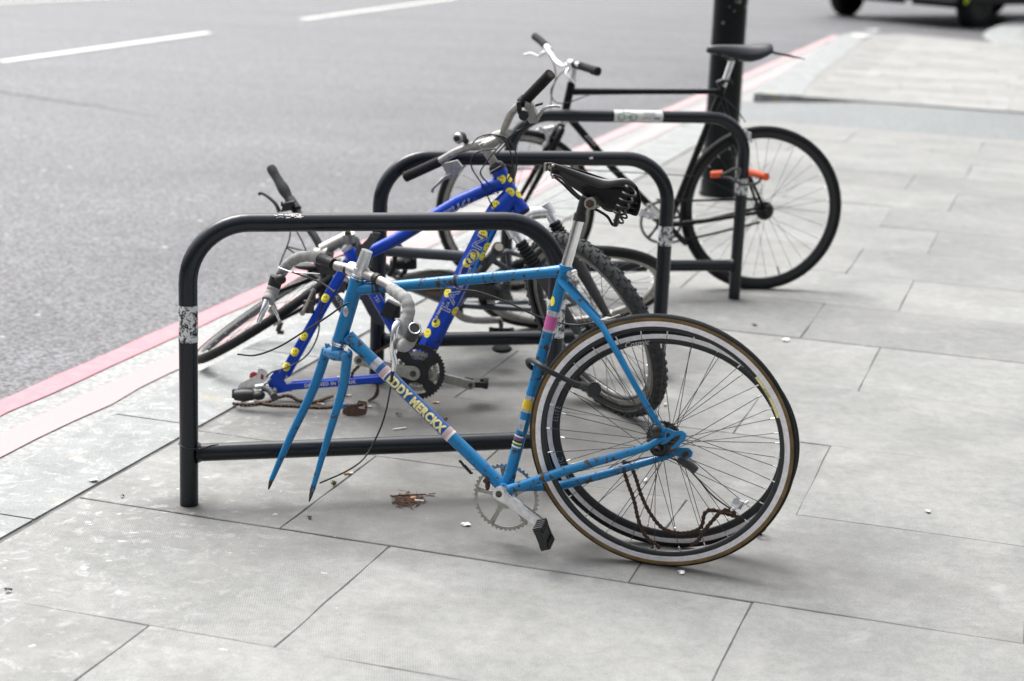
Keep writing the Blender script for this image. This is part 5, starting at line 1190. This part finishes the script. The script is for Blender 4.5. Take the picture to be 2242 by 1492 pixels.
# stem, handlebar and controls
stp = 5.98
hbD = empty('handlebar', Y(705, 552, stp), Dk)
mb = MB(); mb.tube([Y(765, 518, stp), Y(735, 532, stp), Y(706, 549, stp)], [.0215, .021, .025], 18); mb.cyl(Y(763, 511, stp - .018), Y(765, 530, stp - .010), .021, None, 20); mb.tube([Y(694, 556, stp + .01), Y(722, 556, stp - .02)], .0235, 18); build('stem', mb, 'dull_alu', Dk)
mb = MB(); c_ = Y(762, 513, stp - .024); mb.cyl(c_, c_ + Vector((0, -.008, .003)), .012, None, 14); mb.cur = 1; mb.cyl(c_ + Vector((0, -.006, .002)), c_ + Vector((0, -.012, .004)), .006, None, 8); build('stem_bolt', mb, ['old_metal', 'rust'], Dk)
mb = MB(); mb.tube([Y(752, 551, stp), Y(770, 534, stp), ], .020, 18); mb.tube([Y(757, 546, stp), Y(764, 540, stp)], .0225, 18); build('headset', mb, 'alu', Dk)
mb = MB(); mb.tube(cat([Y(640, 448, stp + .12), Y(662, 480, stp + .08), Y(690, 520, stp + .03), Y(706, 549, stp), Y(735, 588, stp - .06), Y(770, 632, stp - .12)], 6), .0135, 16); build('bar', mb, 'plastic', hbD)
g3 = MB(); 
def ergo(p, q, r=.0185, n=20):
    p, q = Vector(p), Vector(q); m_ = MB(); prof = [.80, .82, .80, .92, 1.06, 1.12, 1.08, .98, .90, .86, .86, .92, .98, .80]
    m_.tube([p + (q - p) * (i / (len(prof) - 1)) for i in range(len(prof))], [r * x for x in prof], 18); return m_
build('grip', ergo(Y(640, 447, stp + .12), Y(592, 366, stp + .20)), 'rubber_grey', hbD)
mb = MB(); mb.tube([Y(634, 437, stp + .13), Y(650, 460, stp + .10)], .0185, 16); mb.box(Y(630, 452, stp + .09), (.018, 0, .004), (0, .014, 0), (.004, 0, .016)); mb.box(Y(617, 447, stp + .08), (.003, 0, 0), (0, .006, 0), (0, 0, .008)); build('shifter', mb, 'plastic', hbD)
mb = MB(); mb.tube(cat([Y(612, 465, stp + .09), Y(604, 448, stp + .10), Y(590, 434, stp + .12), Y(574, 424, stp + .14), Y(566, 425, stp + .145)], 5), [.009, .0075, .006, .0055, .006], 10, flat=.6); build('brake_lever', mb, 'plastic', hbD)
mb = MB(); lp_ = [Y(x, y, stp - .17) for x, y in [(770, 640), (800, 640), (820, 655), (840, 685), (852, 703), (848, 708), (836, 716), (822, 712), (806, 690), (790, 660)]]; n_ = len(lp_)
mb.add(lp_ + [p + Vector((.006, .03, .01)) for p in lp_], [tuple(range(n_)), tuple(range(2 * n_ - 1, n_ - 1, -1))] + [(i, (i + 1) % n_, n_ + (i + 1) % n_, n_ + i) for i in range(n_)], False); gg = build('grip', mb, 'grey_plastic', hbD)
bv = gg.modifiers.new('b', 'BEVEL'); bv.width = .006; bv.segments = 3
mb = MB(); mb.tube([Y(724, 640, stp - .16), Y(742, 664, stp - .165), Y(760, 690, stp - .17)], [.016, .020, .015], 14, flat=.7); mb.box(Y(742, 622, stp - .14), (.024, 0, -.008), (0, .02, 0), (.004, 0, .020)); shD = build('shifter', mb, 'grey_plastic', hbD)
mb = MB(); mb.cyl(Y(726, 628, stp - .175), Y(736, 640, stp - .18), .0105, None, 12); build('barrel_adjuster', mb, 'dull_alu', shD)
vs, fs = text_geo('ALTUS', .017, .3); p_ = Y(743, 660, stp - .195); dx_ = (Y(756, 676, stp - .195) - Y(738, 650, stp - .195)).normalized(); uy_ = Vector((0, -1, .25)).cross(dx_).normalized(); mb = MB(); mb.add([p_ + dx_ * x + uy_ * y for x, y in vs], fs, False); build('lettering', mb, 'white', shD)
for pts in ([(636, 508), (632, 530), (620, 560), (612, 582)], [(650, 508), (662, 530), (672, 555)], [(628, 540), (650, 546), (690, 556)], [(628, 543), (655, 562), (672, 572)], [(745, 600), (700, 640), (705, 655), (712, 668)]): cable([Y(x, y, stp + .08) for x, y in pts], Dk, .0026)
# lamp with its bracket and loops of cable behind the bar
mb = MB(); mb.tube([Y(858, 578, 6.15), Y(905, 576, 6.13), Y(912, 576, 6.13)], [.022, .024, .021], 18); build('front_lamp', mb, 'plastic', Dk)
mb = MB(); mb.tube([Y(866, 528, 6.16), Y(884, 556, 6.14)], .011, 12); mb.cur = 1; mb.tube([Y(884, 550, 6.12), Y(896, 572, 6.11)], [.012, .016], 12); build('lamp_arm', mb, ['plastic', 'dull_alu'], Dk)
cable([Y(856, 530, 6.1), Y(864, 550, 6.1), Y(863, 580, 6.1), Y(852, 605, 6.1)], Dk, .0085, 'plastic')
cable([Y(888, 590, 6.1), Y(883, 600, 6.1), Y(876, 606, 6.1)], Dk, .009, 'plastic')
# clutter of brake and gear parts between the two wrecked bikes
mb = MB()
for (x, y, a, b, c) in ((690, 600, .03, .02, .02), (718, 618, .022, .02, .03), (705, 640, .014, .02, .03), (675, 585, .05, .02, .012), (728, 600, .03, .02, .012)): mb.ell(Y(x, y, 5.95), (a, 0, 0), (0, b, 0), (0, 0, c), 12, 8)
mb.tube(cat([Y(700, 560, 5.92), Y(708, 600, 5.9), Y(706, 640, 5.9), Y(702, 668, 5.92)], 5), .010, 10); mb.tube([Y(685, 565, 5.9), Y(714, 612, 5.9), Y(722, 640, 5.9)], .007, 8)
mb.cur = 1
for (x, y) in ((722, 585), (700, 612), (688, 640), (722, 636)): mb.ball(Y(x, y, 5.90), .006, 8)
mb.tube([Y(684, 598, 5.9), Y(704, 610, 5.9)], .004, 8)
build('front_brake', mb, ['plastic', 'dull_alu'], Dk)
# ------------------------------------------------------------------ BLACK BICYCLE at the farthest stand
PC = Plane((1.04, 7.585, .338), 8.5, 2.0); nC = PC.n; uC, wC = PC.u, PC.w
Cb = empty('single_speed_bicycle', (.52, 7.52, 0)); tag(Cb, 'upright black bicycle with silver swept handlebars, locked to the farthest stand', 'bicycle')
fc = empty('frame', PC.h(1463, 490), Cb)
hTc, hBc = PC.h(1252, 180), PC.h(1234, 262); bC = PC.h(1463, 492); sC = PC.h(1583, 190); h4 = PC.h(1668, 459)
mb = MB(); mb.tube([hTc, hBc], .0175, 20); mb.tube([PC.h(1249, 201), PC.h(1400, 201), PC.h(1572, 201)], [.0155, .0125, .0115], 18); mb.tube([PC.h(1240, 250), PC.h(1341, 368), bC], [.0165, .016, .016], 18)
mb.tube([bC, sC], .0145, 18); mb.cyl(bC - nC * .034, bC + nC * .034, .021, None, 20)
for s_ in (1, -1):
    mb.tube([bC + nC * (.015 * s_), PC.h(1545, 484, .04 * s_), h4 + nC * (.058 * s_)], [.011, .010, .0075], 14)
    mb.tube([PC.h(1580, 205, .014 * s_), PC.h(1612, 320, .04 * s_), h4 + nC * (.058 * s_)], [.0085, .008, .0065], 12)
mb.ell(h4 + nC * .058, uC * .022, wC * .02, nC * .004, 14, 8); mb.ell(h4 - nC * .058, uC * .022, wC * .02, nC * .004, 14, 8); build('tubing', mb, 'black_paint', fc)
Wdc = Wrap(PC.h(1240, 250), bC, .0166, nC); mb = MB(); Wdc.put(mb, text_geo('ZOLL', .026, .4), al(Wdc, 1288, 310), .1, 0, .0007); build('lettering', mb, 'white', fc)
mb = MB(); mb.tube([PC.h(1580, 186), PC.h(1576, 176)], .0185, 18); mb.tube([PC.h(1580, 178, .01), PC.h(1602, 178, .02), PC.h(1604, 186, .02)], .005, 8); build('seat_clamp', mb, 'plastic', Cb)
mb = MB(); mb.tube([sC, PC.h(1604, 128)], .0136, 18); mb.tube([PC.h(1596, 134), PC.h(1604, 126)], .016, 14); build('seat_post', mb, 'alu', Cb)
mb = MB(); secs = [((1546, 107), .018, .022), ((1560, 104), .022, .034), ((1590, 103), .028, .050), ((1620, 104), .040, .072), ((1645, 103), .060, .088), ((1674, 99), .070, .066), ((1691, 99), .058, .036)]
N = 16; vs = []
for (xy, hw, dep) in secs:
    c = PC.h(*xy) 
    for k in range(2 * N):
        t = 2 * math.pi * k / (2 * N); x = math.cos(t); z = math.sin(t)
        vs.append(c + nC * (hw * x) + wC * ((.010 * z if z > 0 else dep * z * .80) - .42 * dep * abs(x) ** 2.5))
fs = [(i * 2 * N + k, i * 2 * N + (k + 1) % (2 * N), (i + 1) * 2 * N + (k + 1) % (2 * N), (i + 1) * 2 * N + k) for i in range(len(secs) - 1) for k in range(2 * N)] + [tuple(range(2 * N)), tuple(range((len(secs) - 1) * 2 * N, len(secs) * 2 * N))]
mb.add(vs, fs, True); sdl = build('saddle', mb, 'saddle', Cb); q_ = sdl.modifiers.new('b', 'SUBSURF'); q_.levels = q_.render_levels = 1
for o_ in (.02, -.02):
    mb = MB(); mb.tube(cat([PC.h(1570, 118, o_), PC.h(1592, 130, o_), PC.h(1615, 131, o_), PC.h(1650, 122, o_)], 4), .0035, 8); build('saddle_rail', mb, 'black_metal', sdl)
mb = MB(); mb.tube([PC.h(x, y) for x, y in [(1682, 113), (1705, 118), (1735, 124), (1762, 130)]], [.030, .028, .022, .008], 12, flat=.22, ref=nC); build('mudguard', mb, 'plastic', Cb)
# fork, wheels
yq = hBc.y; C5 = Y(1130, 461, 7.42); C4 = Y(1666, 457, 7.66); C5.z = .348
RWc, P4b, rim4, R04 = wheel('rear_wheel', C4, 7.0, 2.0, .362, .0165, Cb, rimh=.020, rimside='rim_black', rimbody='rim_black', spokes=32, hub='black_metal', hubw=.05, spin=.05)
FWc, P5b, rim5, R05 = wheel('front_wheel', C5, 14, -1.0, .348, .0155, Cb, rimh=.020, rimside='rim_silver', rimbody='rim_black', spokes=32, hub='black_metal', hubw=.045, spin=.12)
mb = MB(); cr_ = PC.h(1226, 282); n5 = P5b.n
mb.tube([hBc, cr_], .0165, 16)
for s_ in (1, -1):
    foot = C5 + n5 * (.052 * s_); t = cr_ + n5 * (.034 * s_); mb.tube(cat([cr_ + n5 * (.012 * s_), t - (t - foot).normalized() * .02, t + (foot - t) * .5 + uC * .004, t + (foot - t) * .8 + uC * .002, foot], 5), [.015, .0150, .0125, .0095, .007], 14)
build('fork', mb, 'black_paint', Cb)
mb = MB(); mb.tube([hTc, PC.h(1253, 172)], .019, 18); build('upper_headset_cup', mb, 'alu', Cb); mb = MB(); mb.tube([hBc, PC.h(1231, 272)], .019, 18); build('lower_headset_cup', mb, 'alu', Cb)
mb = MB(); mb.tube([PC.h(1253, 175), PC.h(1260, 146)], .0125, 16); mb.tube([PC.h(1260, 146), Y(1238, 146, yq + .02)], [.015, .015], 14); mb.cyl(PC.h(1262, 150), PC.h(1258, 136), .0145, None, 14); build('stem', mb, 'alu', Cb)
hc2 = empty('handlebar', Y(1236, 146, yq), Cb)
mb = MB(); mb.tube(cat([Y(1190, 96, yq + .30), Y(1204, 116, yq + .20), Y(1216, 134, yq + .10), Y(1234, 146, yq + .02), Y(1248, 143, yq - .06), Y(1256, 139, yq - .14), Y(1270, 143, yq - .22), ], 6), .0115, 14); build('bar', mb, 'chrome', hc2)
mb = MB(); mb.tube([Y(1196, 102, yq + .27), Y(1184, 90, yq + .34), Y(1171, 80, yq + .40)], .0165, 18); build('grip', mb, 'rubber', hc2)
mb = MB(); mb.tube([Y(1258, 141, yq - .16), Y(1285, 149, yq - .24), Y(1306, 156, yq - .30)], .0165, 18); mb.tube([Y(1298, 154, yq - .28), Y(1309, 157, yq - .31)], .0185, 18); build('grip', mb, 'rubber', hc2)
mb = MB(); mb.tube([Y(1197, 104, yq + .26), Y(1203, 112, yq + .22)], .0150, 14); mb.tube(cat([Y(1198, 114, yq + .24), Y(1187, 118, yq + .25), Y(1178, 124, yq + .26), Y(1162, 118, yq + .28), Y(1148, 121, yq + .29)], 5), [.008, .008, .006, .005, .005], 10, flat=.6); build('brake_lever', mb, 'alu', hc2)
mb = MB(); mb.tube([Y(1248, 138, yq - .10), Y(1257, 141, yq - .15)], .0155, 14); mb.tube(cat([Y(1246, 150, yq - .1), Y(1240, 162, yq - .12), Y(1248, 172, yq - .14), Y(1256, 180, yq - .15), Y(1262, 188, yq - .16)], 5), [.008, .009, .007, .006, .005], 10, flat=.6); build('brake_lever', mb, 'alu', hc2)
for pts in ([(1202, 118), (1214, 145), (1216, 175), (1206, 200), (1214, 222), (1240, 226), (1290, 208)], [(1240, 152), (1222, 168), (1210, 195), (1206, 230), (1204, 262)], [(1560, 208), (1590, 220), (1616, 245), (1632, 268)], [(1130, 370), (1300, 374), (1520, 386)]):
    cable([PC.h(x, y, .03) for x, y in pts], Cb, .0024)
mb = MB(); c_ = PC.h(1198, 285, .03); mb.box(c_, uC * .022, nC * .012, wC * .010); mb.tube(cat([PC.h(1180, 278, .035), PC.h(1196, 290, .035), PC.h(1198, 308, .035), PC.h(1190, 320, .035)], 4), [.006, .011, .009, .010], 12); mb.tube([PC.h(1212, 278, .03), PC.h(1175, 286, .035)], .006, 10); build('brake_caliper', mb, 'alu', Cb)
mb = MB(); mb.box(PC.h(1638, 296, .03), uC * .008, nC * .02, wC * .012); mb.tube([PC.h(1632, 285, .03), PC.h(1646, 312, .03)], .006, 10); build('brake_caliper', mb, 'alu', Cb)
rc = PC.h(1447, 487, .050); chainring(rc, uC, wC, nC, .0945, 46, 5, 0, 'black_metal', Cb, rot=.3, armw=.011, hub=.022, ringw=.009)
crank(PC.h(1462, 491, .065), PC.h(1421, 452, .07), nC, Cb, 'alu', .0155, .0125); crank(bC - nC * .055, PC.h(1500, 532, -.06), nC, Cb, 'black_metal', .0155, .0125)
pedal(PC.h(1416, 470, .11), nC + wC * .25, uC - wC * .3, Cb, 'alu', .055, .024)
mb = MB(); mb.cyl(bC - nC * .06, bC + nC * .064, .009, None, 12); build('bottom_bracket_axle', mb, 'black_metal', Cb)
chain('chain', [PC.h(1440, 438, .05), PC.h(1520, 440, .05), PC.h(1664, 436, .045)], Cb, 'black_metal', side=nC); chain('chain', [PC.h(1452, 535, .05), PC.h(1550, 515, .05), PC.h(1668, 486, .045)], Cb, 'black_metal', side=nC)
mb = MB(); c_ = h4 + nC * .045; lp = [((.042 if k % 2 else .038) * math.cos(math.pi * k / 17), (.042 if k % 2 else .038) * math.sin(math.pi * k / 17)) for k in range(34)]; mb.plate(c_, uC, wC, nC, [lp], .003); mb.cyl(c_, c_ + nC * .03, .012, .009, 14); mb.ell(c_ + nC * .01 + uC * .012, uC * .018, wC * .03, nC * .01, 12, 8); build('sprocket', mb, 'black_metal', Cb)
mb = MB(); d_ = (PC.h(1702, 585) - C4).normalized(); mb.tube([C4 + d_ * .300, C4 + d_ * .265], .0032, 8); build('valve', mb, 'black_metal', RWc)
# orange lock on the stand's right leg
o3 = L2 + D2 * SW; kz = .53
ko = empty('u_lock', o3 + Vector((0, 0, .4))); tag(ko, 'lock with bright orange ends gripping the farthest stand and the black bicycle', 'lock')
yk = o3.y - .06
mb = MB(); mb.tube(cat([Y(1575, 384, yk + .05), Y(1592, 378, yk), Y(1608, 370, yk - .01), Y(1620, 372, yk - .02), Y(1618, 385, yk - .03), Y(1612, 396, yk - .04), Y(1625, 404, yk - .04), Y(1650, 403, yk), Y(1660, 400, yk + .02), Y(1666, 390, yk + .03)], 5), .0060, 12)
mb.tube([Y(1577, 388, yk + .05), Y(1600, 390, yk), Y(1612, 400, yk - .02)], .0055, 10); build('shackle', mb, 'grey_plastic', ko)
mb = MB(); mb.tube([Y(1582, 381, yk + .05), Y(1556, 383, yk + .05)], .0150, 16); build('end_cap', mb, 'orange', ko)
mb = MB(); mb.tube([Y(1644, 378, yk + .13), Y(1678, 388, yk + .02)], .0165, 18); build('end_cap', mb, 'orange', ko)
# ------------------------------------------------------------------ CAST IRON COLUMN
pb = G(1571, 428); pole = empty('lamp_column', pb); tag(pole, 'thick black cast iron lamp column standing behind the black bicycle', 'lamp post')
def lathe(base, prof, name, mat, parent, segs=8, smooth=False, rot=0.2):
    m_ = MB(); m_.rev(base, Vector((math.cos(rot), math.sin(rot), 0)), Vector((-math.sin(rot), math.cos(rot), 0)), Vector((0, 0, 1)), prof, segs, smooth, closed=False); return build(name, m_, mat, parent)
lathe(pb, [(0, 0), (.108, 0), (.108, .02), (.102, .03), (.102, .235)], 'base', 'pole', pole, 40, True)
lathe(pb, [(.102, .235), (.112, .242), (.112, .262), (.104, .272), (.100, .285)], 'collar', 'pole', pole, 40, True)
lathe(pb, [(.100, .285), (.098, .32), (.0965, 1.2), (.095, 3.6), (.09, 3.6)], 'shaft', 'pole', pole, 40, True)
mb = MB(); c_ = pb + Vector((.01, -.104, .52)); mb.box(c_, (.045, .004, 0), (0, .006, 0), (0, 0, .17)); build('access_door', mb, 'pole', pole)
mb = MB()
r_ = random.Random(2)
for k in range(26):
    a = r_.uniform(-2.9, -.3); z = r_.uniform(.9, 1.6); q = pb + Vector((math.cos(a) * .0965, math.sin(a) * .0965, z)); t = Vector((-math.sin(a), math.cos(a), 0)); s_ = r_.uniform(.004, .012)
    mb.add([q + t * s_ + Vector((0, 0, .002)) * 1, q + Vector((0, 0, s_ * 1.5)) + t * .3 * s_, q - t * s_, q - Vector((0, 0, s_))], [(0, 1, 2, 3)], False)
mb.v = [v + (Vector((v.x - pb.x, v.y - pb.y, 0)).normalized() * .0015) for v in mb.v]; build('paint_scuff', mb, 'dull_alu', pole)
# ------------------------------------------------------------------ DARK VAN on the side road
f1 = G(1848, 33, -.1); f2 = G(2134, 62, -.1)
ux = (f2 - f1); ux.z = 0; tw_ = ux.length; ux.normalize(); back = Vector((-ux.y, ux.x, 0)); 
if back.y < 0: back = -back
mid = (f1 + f2) / 2; Zv = Vector((0, 0, 1)); van = empty('van', mid + back * 2.2); tag(van, 'dark vehicle seen low at the kerb, only its black wheels and underside in view', 'van')
def vb(x, y, z): return mid + ux * x + back * y + Zv * z
mb = MB(); hw = tw_ / 2 + .10
prof = [(-.55, .42), (-.62, .60), (-.60, .95), (-.42, 1.15), (.05, 1.35), (.75, 2.05), (1.1, 2.35), (1.6, 2.45), (5.2, 2.45), (5.45, 2.3), (5.5, .45), (4.9, .38), (.0, .36)]
n_ = len(prof); vs = [vb(-hw, y, z) for y, z in prof] + [vb(hw, y, z) for y, z in prof]
for i, (y, z) in enumerate(prof):
    if z > 1.3: vs[i] = vb(-hw + .12 * (z - 1.3), y, z); vs[n_ + i] = vb(hw - .12 * (z - 1.3), y, z)
mb.add(vs, [tuple(range(n_)), tuple(range(2 * n_ - 1, n_ - 1, -1))] + [(i, (i + 1) % n_, n_ + (i + 1) % n_, n_ + i) for i in range(n_)], False)
bo = build('body', mb, 'black_paint', van); bv = bo.modifiers.new('b', 'BEVEL'); bv.width = .05; bv.segments = 3
mb = MB(); mb.box(vb(0, -.62, .50), ux * (hw - .02), back * .05, Zv * .11); b2 = build('bumper', mb, 'grey_plastic', van); bv = b2.modifiers.new('b', 'BEVEL'); bv.width = .03; bv.segments = 3
mb = MB(); mb.add([vb(-hw + .2, .09, 1.40), vb(hw - .2, .09, 1.40), vb(hw - .3, .72, 2.0), vb(-hw + .3, .72, 2.0)], [(0, 1, 2, 3)], False); mb.v = [v - back * .02 + Zv * .02 for v in mb.v]; build('windscreen', mb, 'glass', van)
for s_ in (-1, 1):
    mb = MB(); mb.ell(vb(s_ * (hw - .28), -.60, .92), ux * .17, back * .05, Zv * .12, 16, 10); build('headlight', mb, 'glass', van)
    for y in (0, 3.9):
        mb = MB(); c = vb(s_ * (tw_ / 2 - .04), y, .33); rr_ = .335
        mb.rev(c, back, Zv, ux, [(.10, -.11), (.26, -.125), (rr_ - .03, -.125), (rr_, -.09), (rr_, .09), (rr_ - .03, .125), (.26, .125), (.10, .11)], 48); whl = build('wheel', mb, 'rubber', van)
        mb = MB(); mb.rev(c, back, Zv, ux, [(0, s_ * .10), (.12, s_ * .11), (.20, s_ * .128), (.235, s_ * .13), (.24, s_ * .10)], 32, closed=False); build('hubcap', mb, 'black_metal', whl)
        mb = MB(); mb.cyl(vb(s_ * .1, y, .33), vb(s_ * (tw_ / 2 - .1), y, .33), .05, None, 10); build('axle', mb, 'black_metal', van)
mb = MB(); r_ = random.Random(8)
for k in range(5): mb.box(vb(hw + .006, -.42 + .03 * (k % 2), .40 + .035 * k), back * (.035 + r_.uniform(-.01, .02)), ux * .004, Zv * .016)
build('warning_marking', mb, 'hivis', van)
# ------------------------------------------------------------------ LITTER
def butt(px, py, L=.024, a=0., filt=True, label='', z=.0):
    c = G(px, py, .004); d = Vector((math.cos(a), math.sin(a), 0)); mb = MB(); mb.tube([c - d * L / 2, c + d * (L * .1)], .0039, 10); mb.cur = 1; mb.tube([c + d * (L * .1), c + d * L / 2], .0038, 10)
    return tag(build('cigarette_butt', mb, ['butt', 'paper'] if filt else ['paper', 'paper'], None), label, 'cigarette butt', 'cigarette butts dropped on the pavement')
butt(763, 1037, .028, .4, True, 'cigarette butt between the lower rail of the nearest stand and the fork tip')
butt(918, 1097, .026, -.1, False, 'white cigarette butt beside the heap of brown twigs'); butt(1413, 1052, .024, 1.3, False, 'white cigarette butt seen through the spokes above the blue chain stay')
butt(1457, 887, .024, 1.4, True, 'cigarette butt just right of the knobbly front tyre'); butt(760, 867, .026, .2, True, 'brown cigarette butt nearest the royal blue chain stay')
butt(702, 885, .026, -.3, True, 'brown cigarette butt on the rusty chain between the two sky blue fork blades'); butt(805, 891, .026, 0, True, 'brown cigarette butt right of the rusty metal cage')
butt(955, 882, .022, .1, True, 'short cigarette butt right under the big black chainring'); butt(1337, 758, .022, 1.2, True, 'cigarette butt seen past the rim of the rear wheel near its top')
mb = MB(); p, q = G(861, 941, .004), G(889, 937, .004); mb.tube([p, q], .0025, 6); tag(build('matchstick', mb, 'paper', None), 'pale matchstick on the slab above the lower rail of the nearest stand', 'match')
r_ = random.Random(12); mb = MB()
for k in range(150):
    c = G(893 + r_.gauss(0, 17), 1094 + r_.gauss(0, 7), .004); a = r_.uniform(0, 3.14); L_ = r_.uniform(.006, .022); d = Vector((math.cos(a), math.sin(a), r_.uniform(-.15, .15))); mb.tube([c - d * L_, c + d * L_], r_.uniform(.0006, .0014), 4)
mb.tube([G(855, 1087, .006), G(890, 1084, .008), G(932, 1083, .006)], .0022, 6)
tag(build('twig_heap', mb, 'brown', None), 'small heap of brown twigs and dry bits under the lower rail of the nearest stand', 'twigs', None, 'stuff')
mb = MB(); c = G(905, 1090, .008); mb.ell(c, (.009, 0, 0), (0, .009, 0), (0, 0, .004), 12, 6); tag(build('bottle_cap', mb, 'butt', None), 'round tan bottle cap on the heap of twigs', 'bottle cap')
def scrap(px, py, s_, mat, label, name='leaf', seed=1, cat_='leaf', grp=None):
    r = random.Random(seed); c = G(px, py, .004); mb = MB(); n = 9; ring_ = [c + Vector((math.cos(2 * math.pi * k / n) * s_ * r.uniform(.5, 1.3), math.sin(2 * math.pi * k / n) * s_ * r.uniform(.5, 1.2), r.uniform(-.002, .006))) for k in range(n)]
    top_ = [v + Vector((0, 0, .0012)) for v in ring_]; mb.add(ring_ + top_ + [c + Vector((0, 0, .006)), c + Vector((0, 0, .004))], [(n + k, n + (k + 1) % n, 2 * n) for k in range(n)] + [(k, 2 * n + 1, (k + 1) % n) for k in range(n)] + [(k, (k + 1) % n, n + (k + 1) % n, n + k) for k in range(n)], False)
    return tag(build(name, mb, mat, None), label, cat_, grp)
scrap(1493, 1254, .011, 'paper', 'crumpled pale scrap on the slab just below the rear tyre of the sky blue bike', 'paper_scrap', 1, 'scrap')
scrap(1020, 1149, .012, 'paper', 'white paper scrap left of the silver chainring on the pavement', 'paper_scrap', 2, 'scrap')
scrap(2032, 1121, .010, 'paper', 'white scrap alone on the right hand slabs', 'paper_scrap', 3, 'scrap')
scrap(206, 1052, .016, 'paper', 'white scrap caught in the joint along the kerb stones', 'paper_scrap', 4, 'scrap')
scrap(1720, 745, .016, 'paper', 'flat white scrap right of the sky blue bike\'s rear tyre', 'paper_scrap', 5, 'scrap')
scrap(1652, 712, .013, 'brown', 'small dark leaf between the farthest stand and the rear wheel of the sky blue bike', 'leaf', 6)
scrap(678, 1134, .008, 'brown', 'tiny dark leaf on the slab below the sky blue fork tips', 'leaf', 7)
scrap(268, 1087, .007, 'brown', 'tiny reddish brown leaf left of the foot of the nearest stand', 'leaf', 8)
scrap(18, 1293, .010, 'black', 'black pebble at the left edge of the pavement', 'pebble', 9, 'pebble')
scrap(874, 909, .010, 'black', 'small dark leaf above the yellow lettering of the sky blue down tube', 'leaf', 10)
scrap(975, 919, .010, 'brown', 'curled brown leaf right of the yellow lettering', 'leaf', 11)
scrap(1145, 1137, .009, 'paper', 'pale bit of litter beside the silver crank', 'paper_scrap', 12, 'scrap')
for k, (x, y, s_) in enumerate(((1880, 78, .14), (1912, 66, .13))): scrap(x, y, s_, 'paper', ('white bag lying nearest the camera on the far kerb', 'white bag just behind another one on the far kerb')[k], 'paper_bag', 20 + k, 'litter')
mb = MB(); c = G(730, 1063, .0); r_ = random.Random(4)
for k in range(14):
    a = r_.uniform(0, 6.28); t = c + Vector((math.cos(a) * r_.uniform(.004, .016), math.sin(a) * r_.uniform(.004, .016), r_.uniform(.004, .014))); mb.add([c, c + (t - c) * .6 + Vector((.003, 0, .002)), t, c + (t - c) * .6 - Vector((.003, 0, -.002))], [(0, 1, 2, 3)], False)
tag(build('weed', mb, 'leafgreen', None), 'tiny green weed sprouting from a joint right of the sky blue fork tip', 'plant')
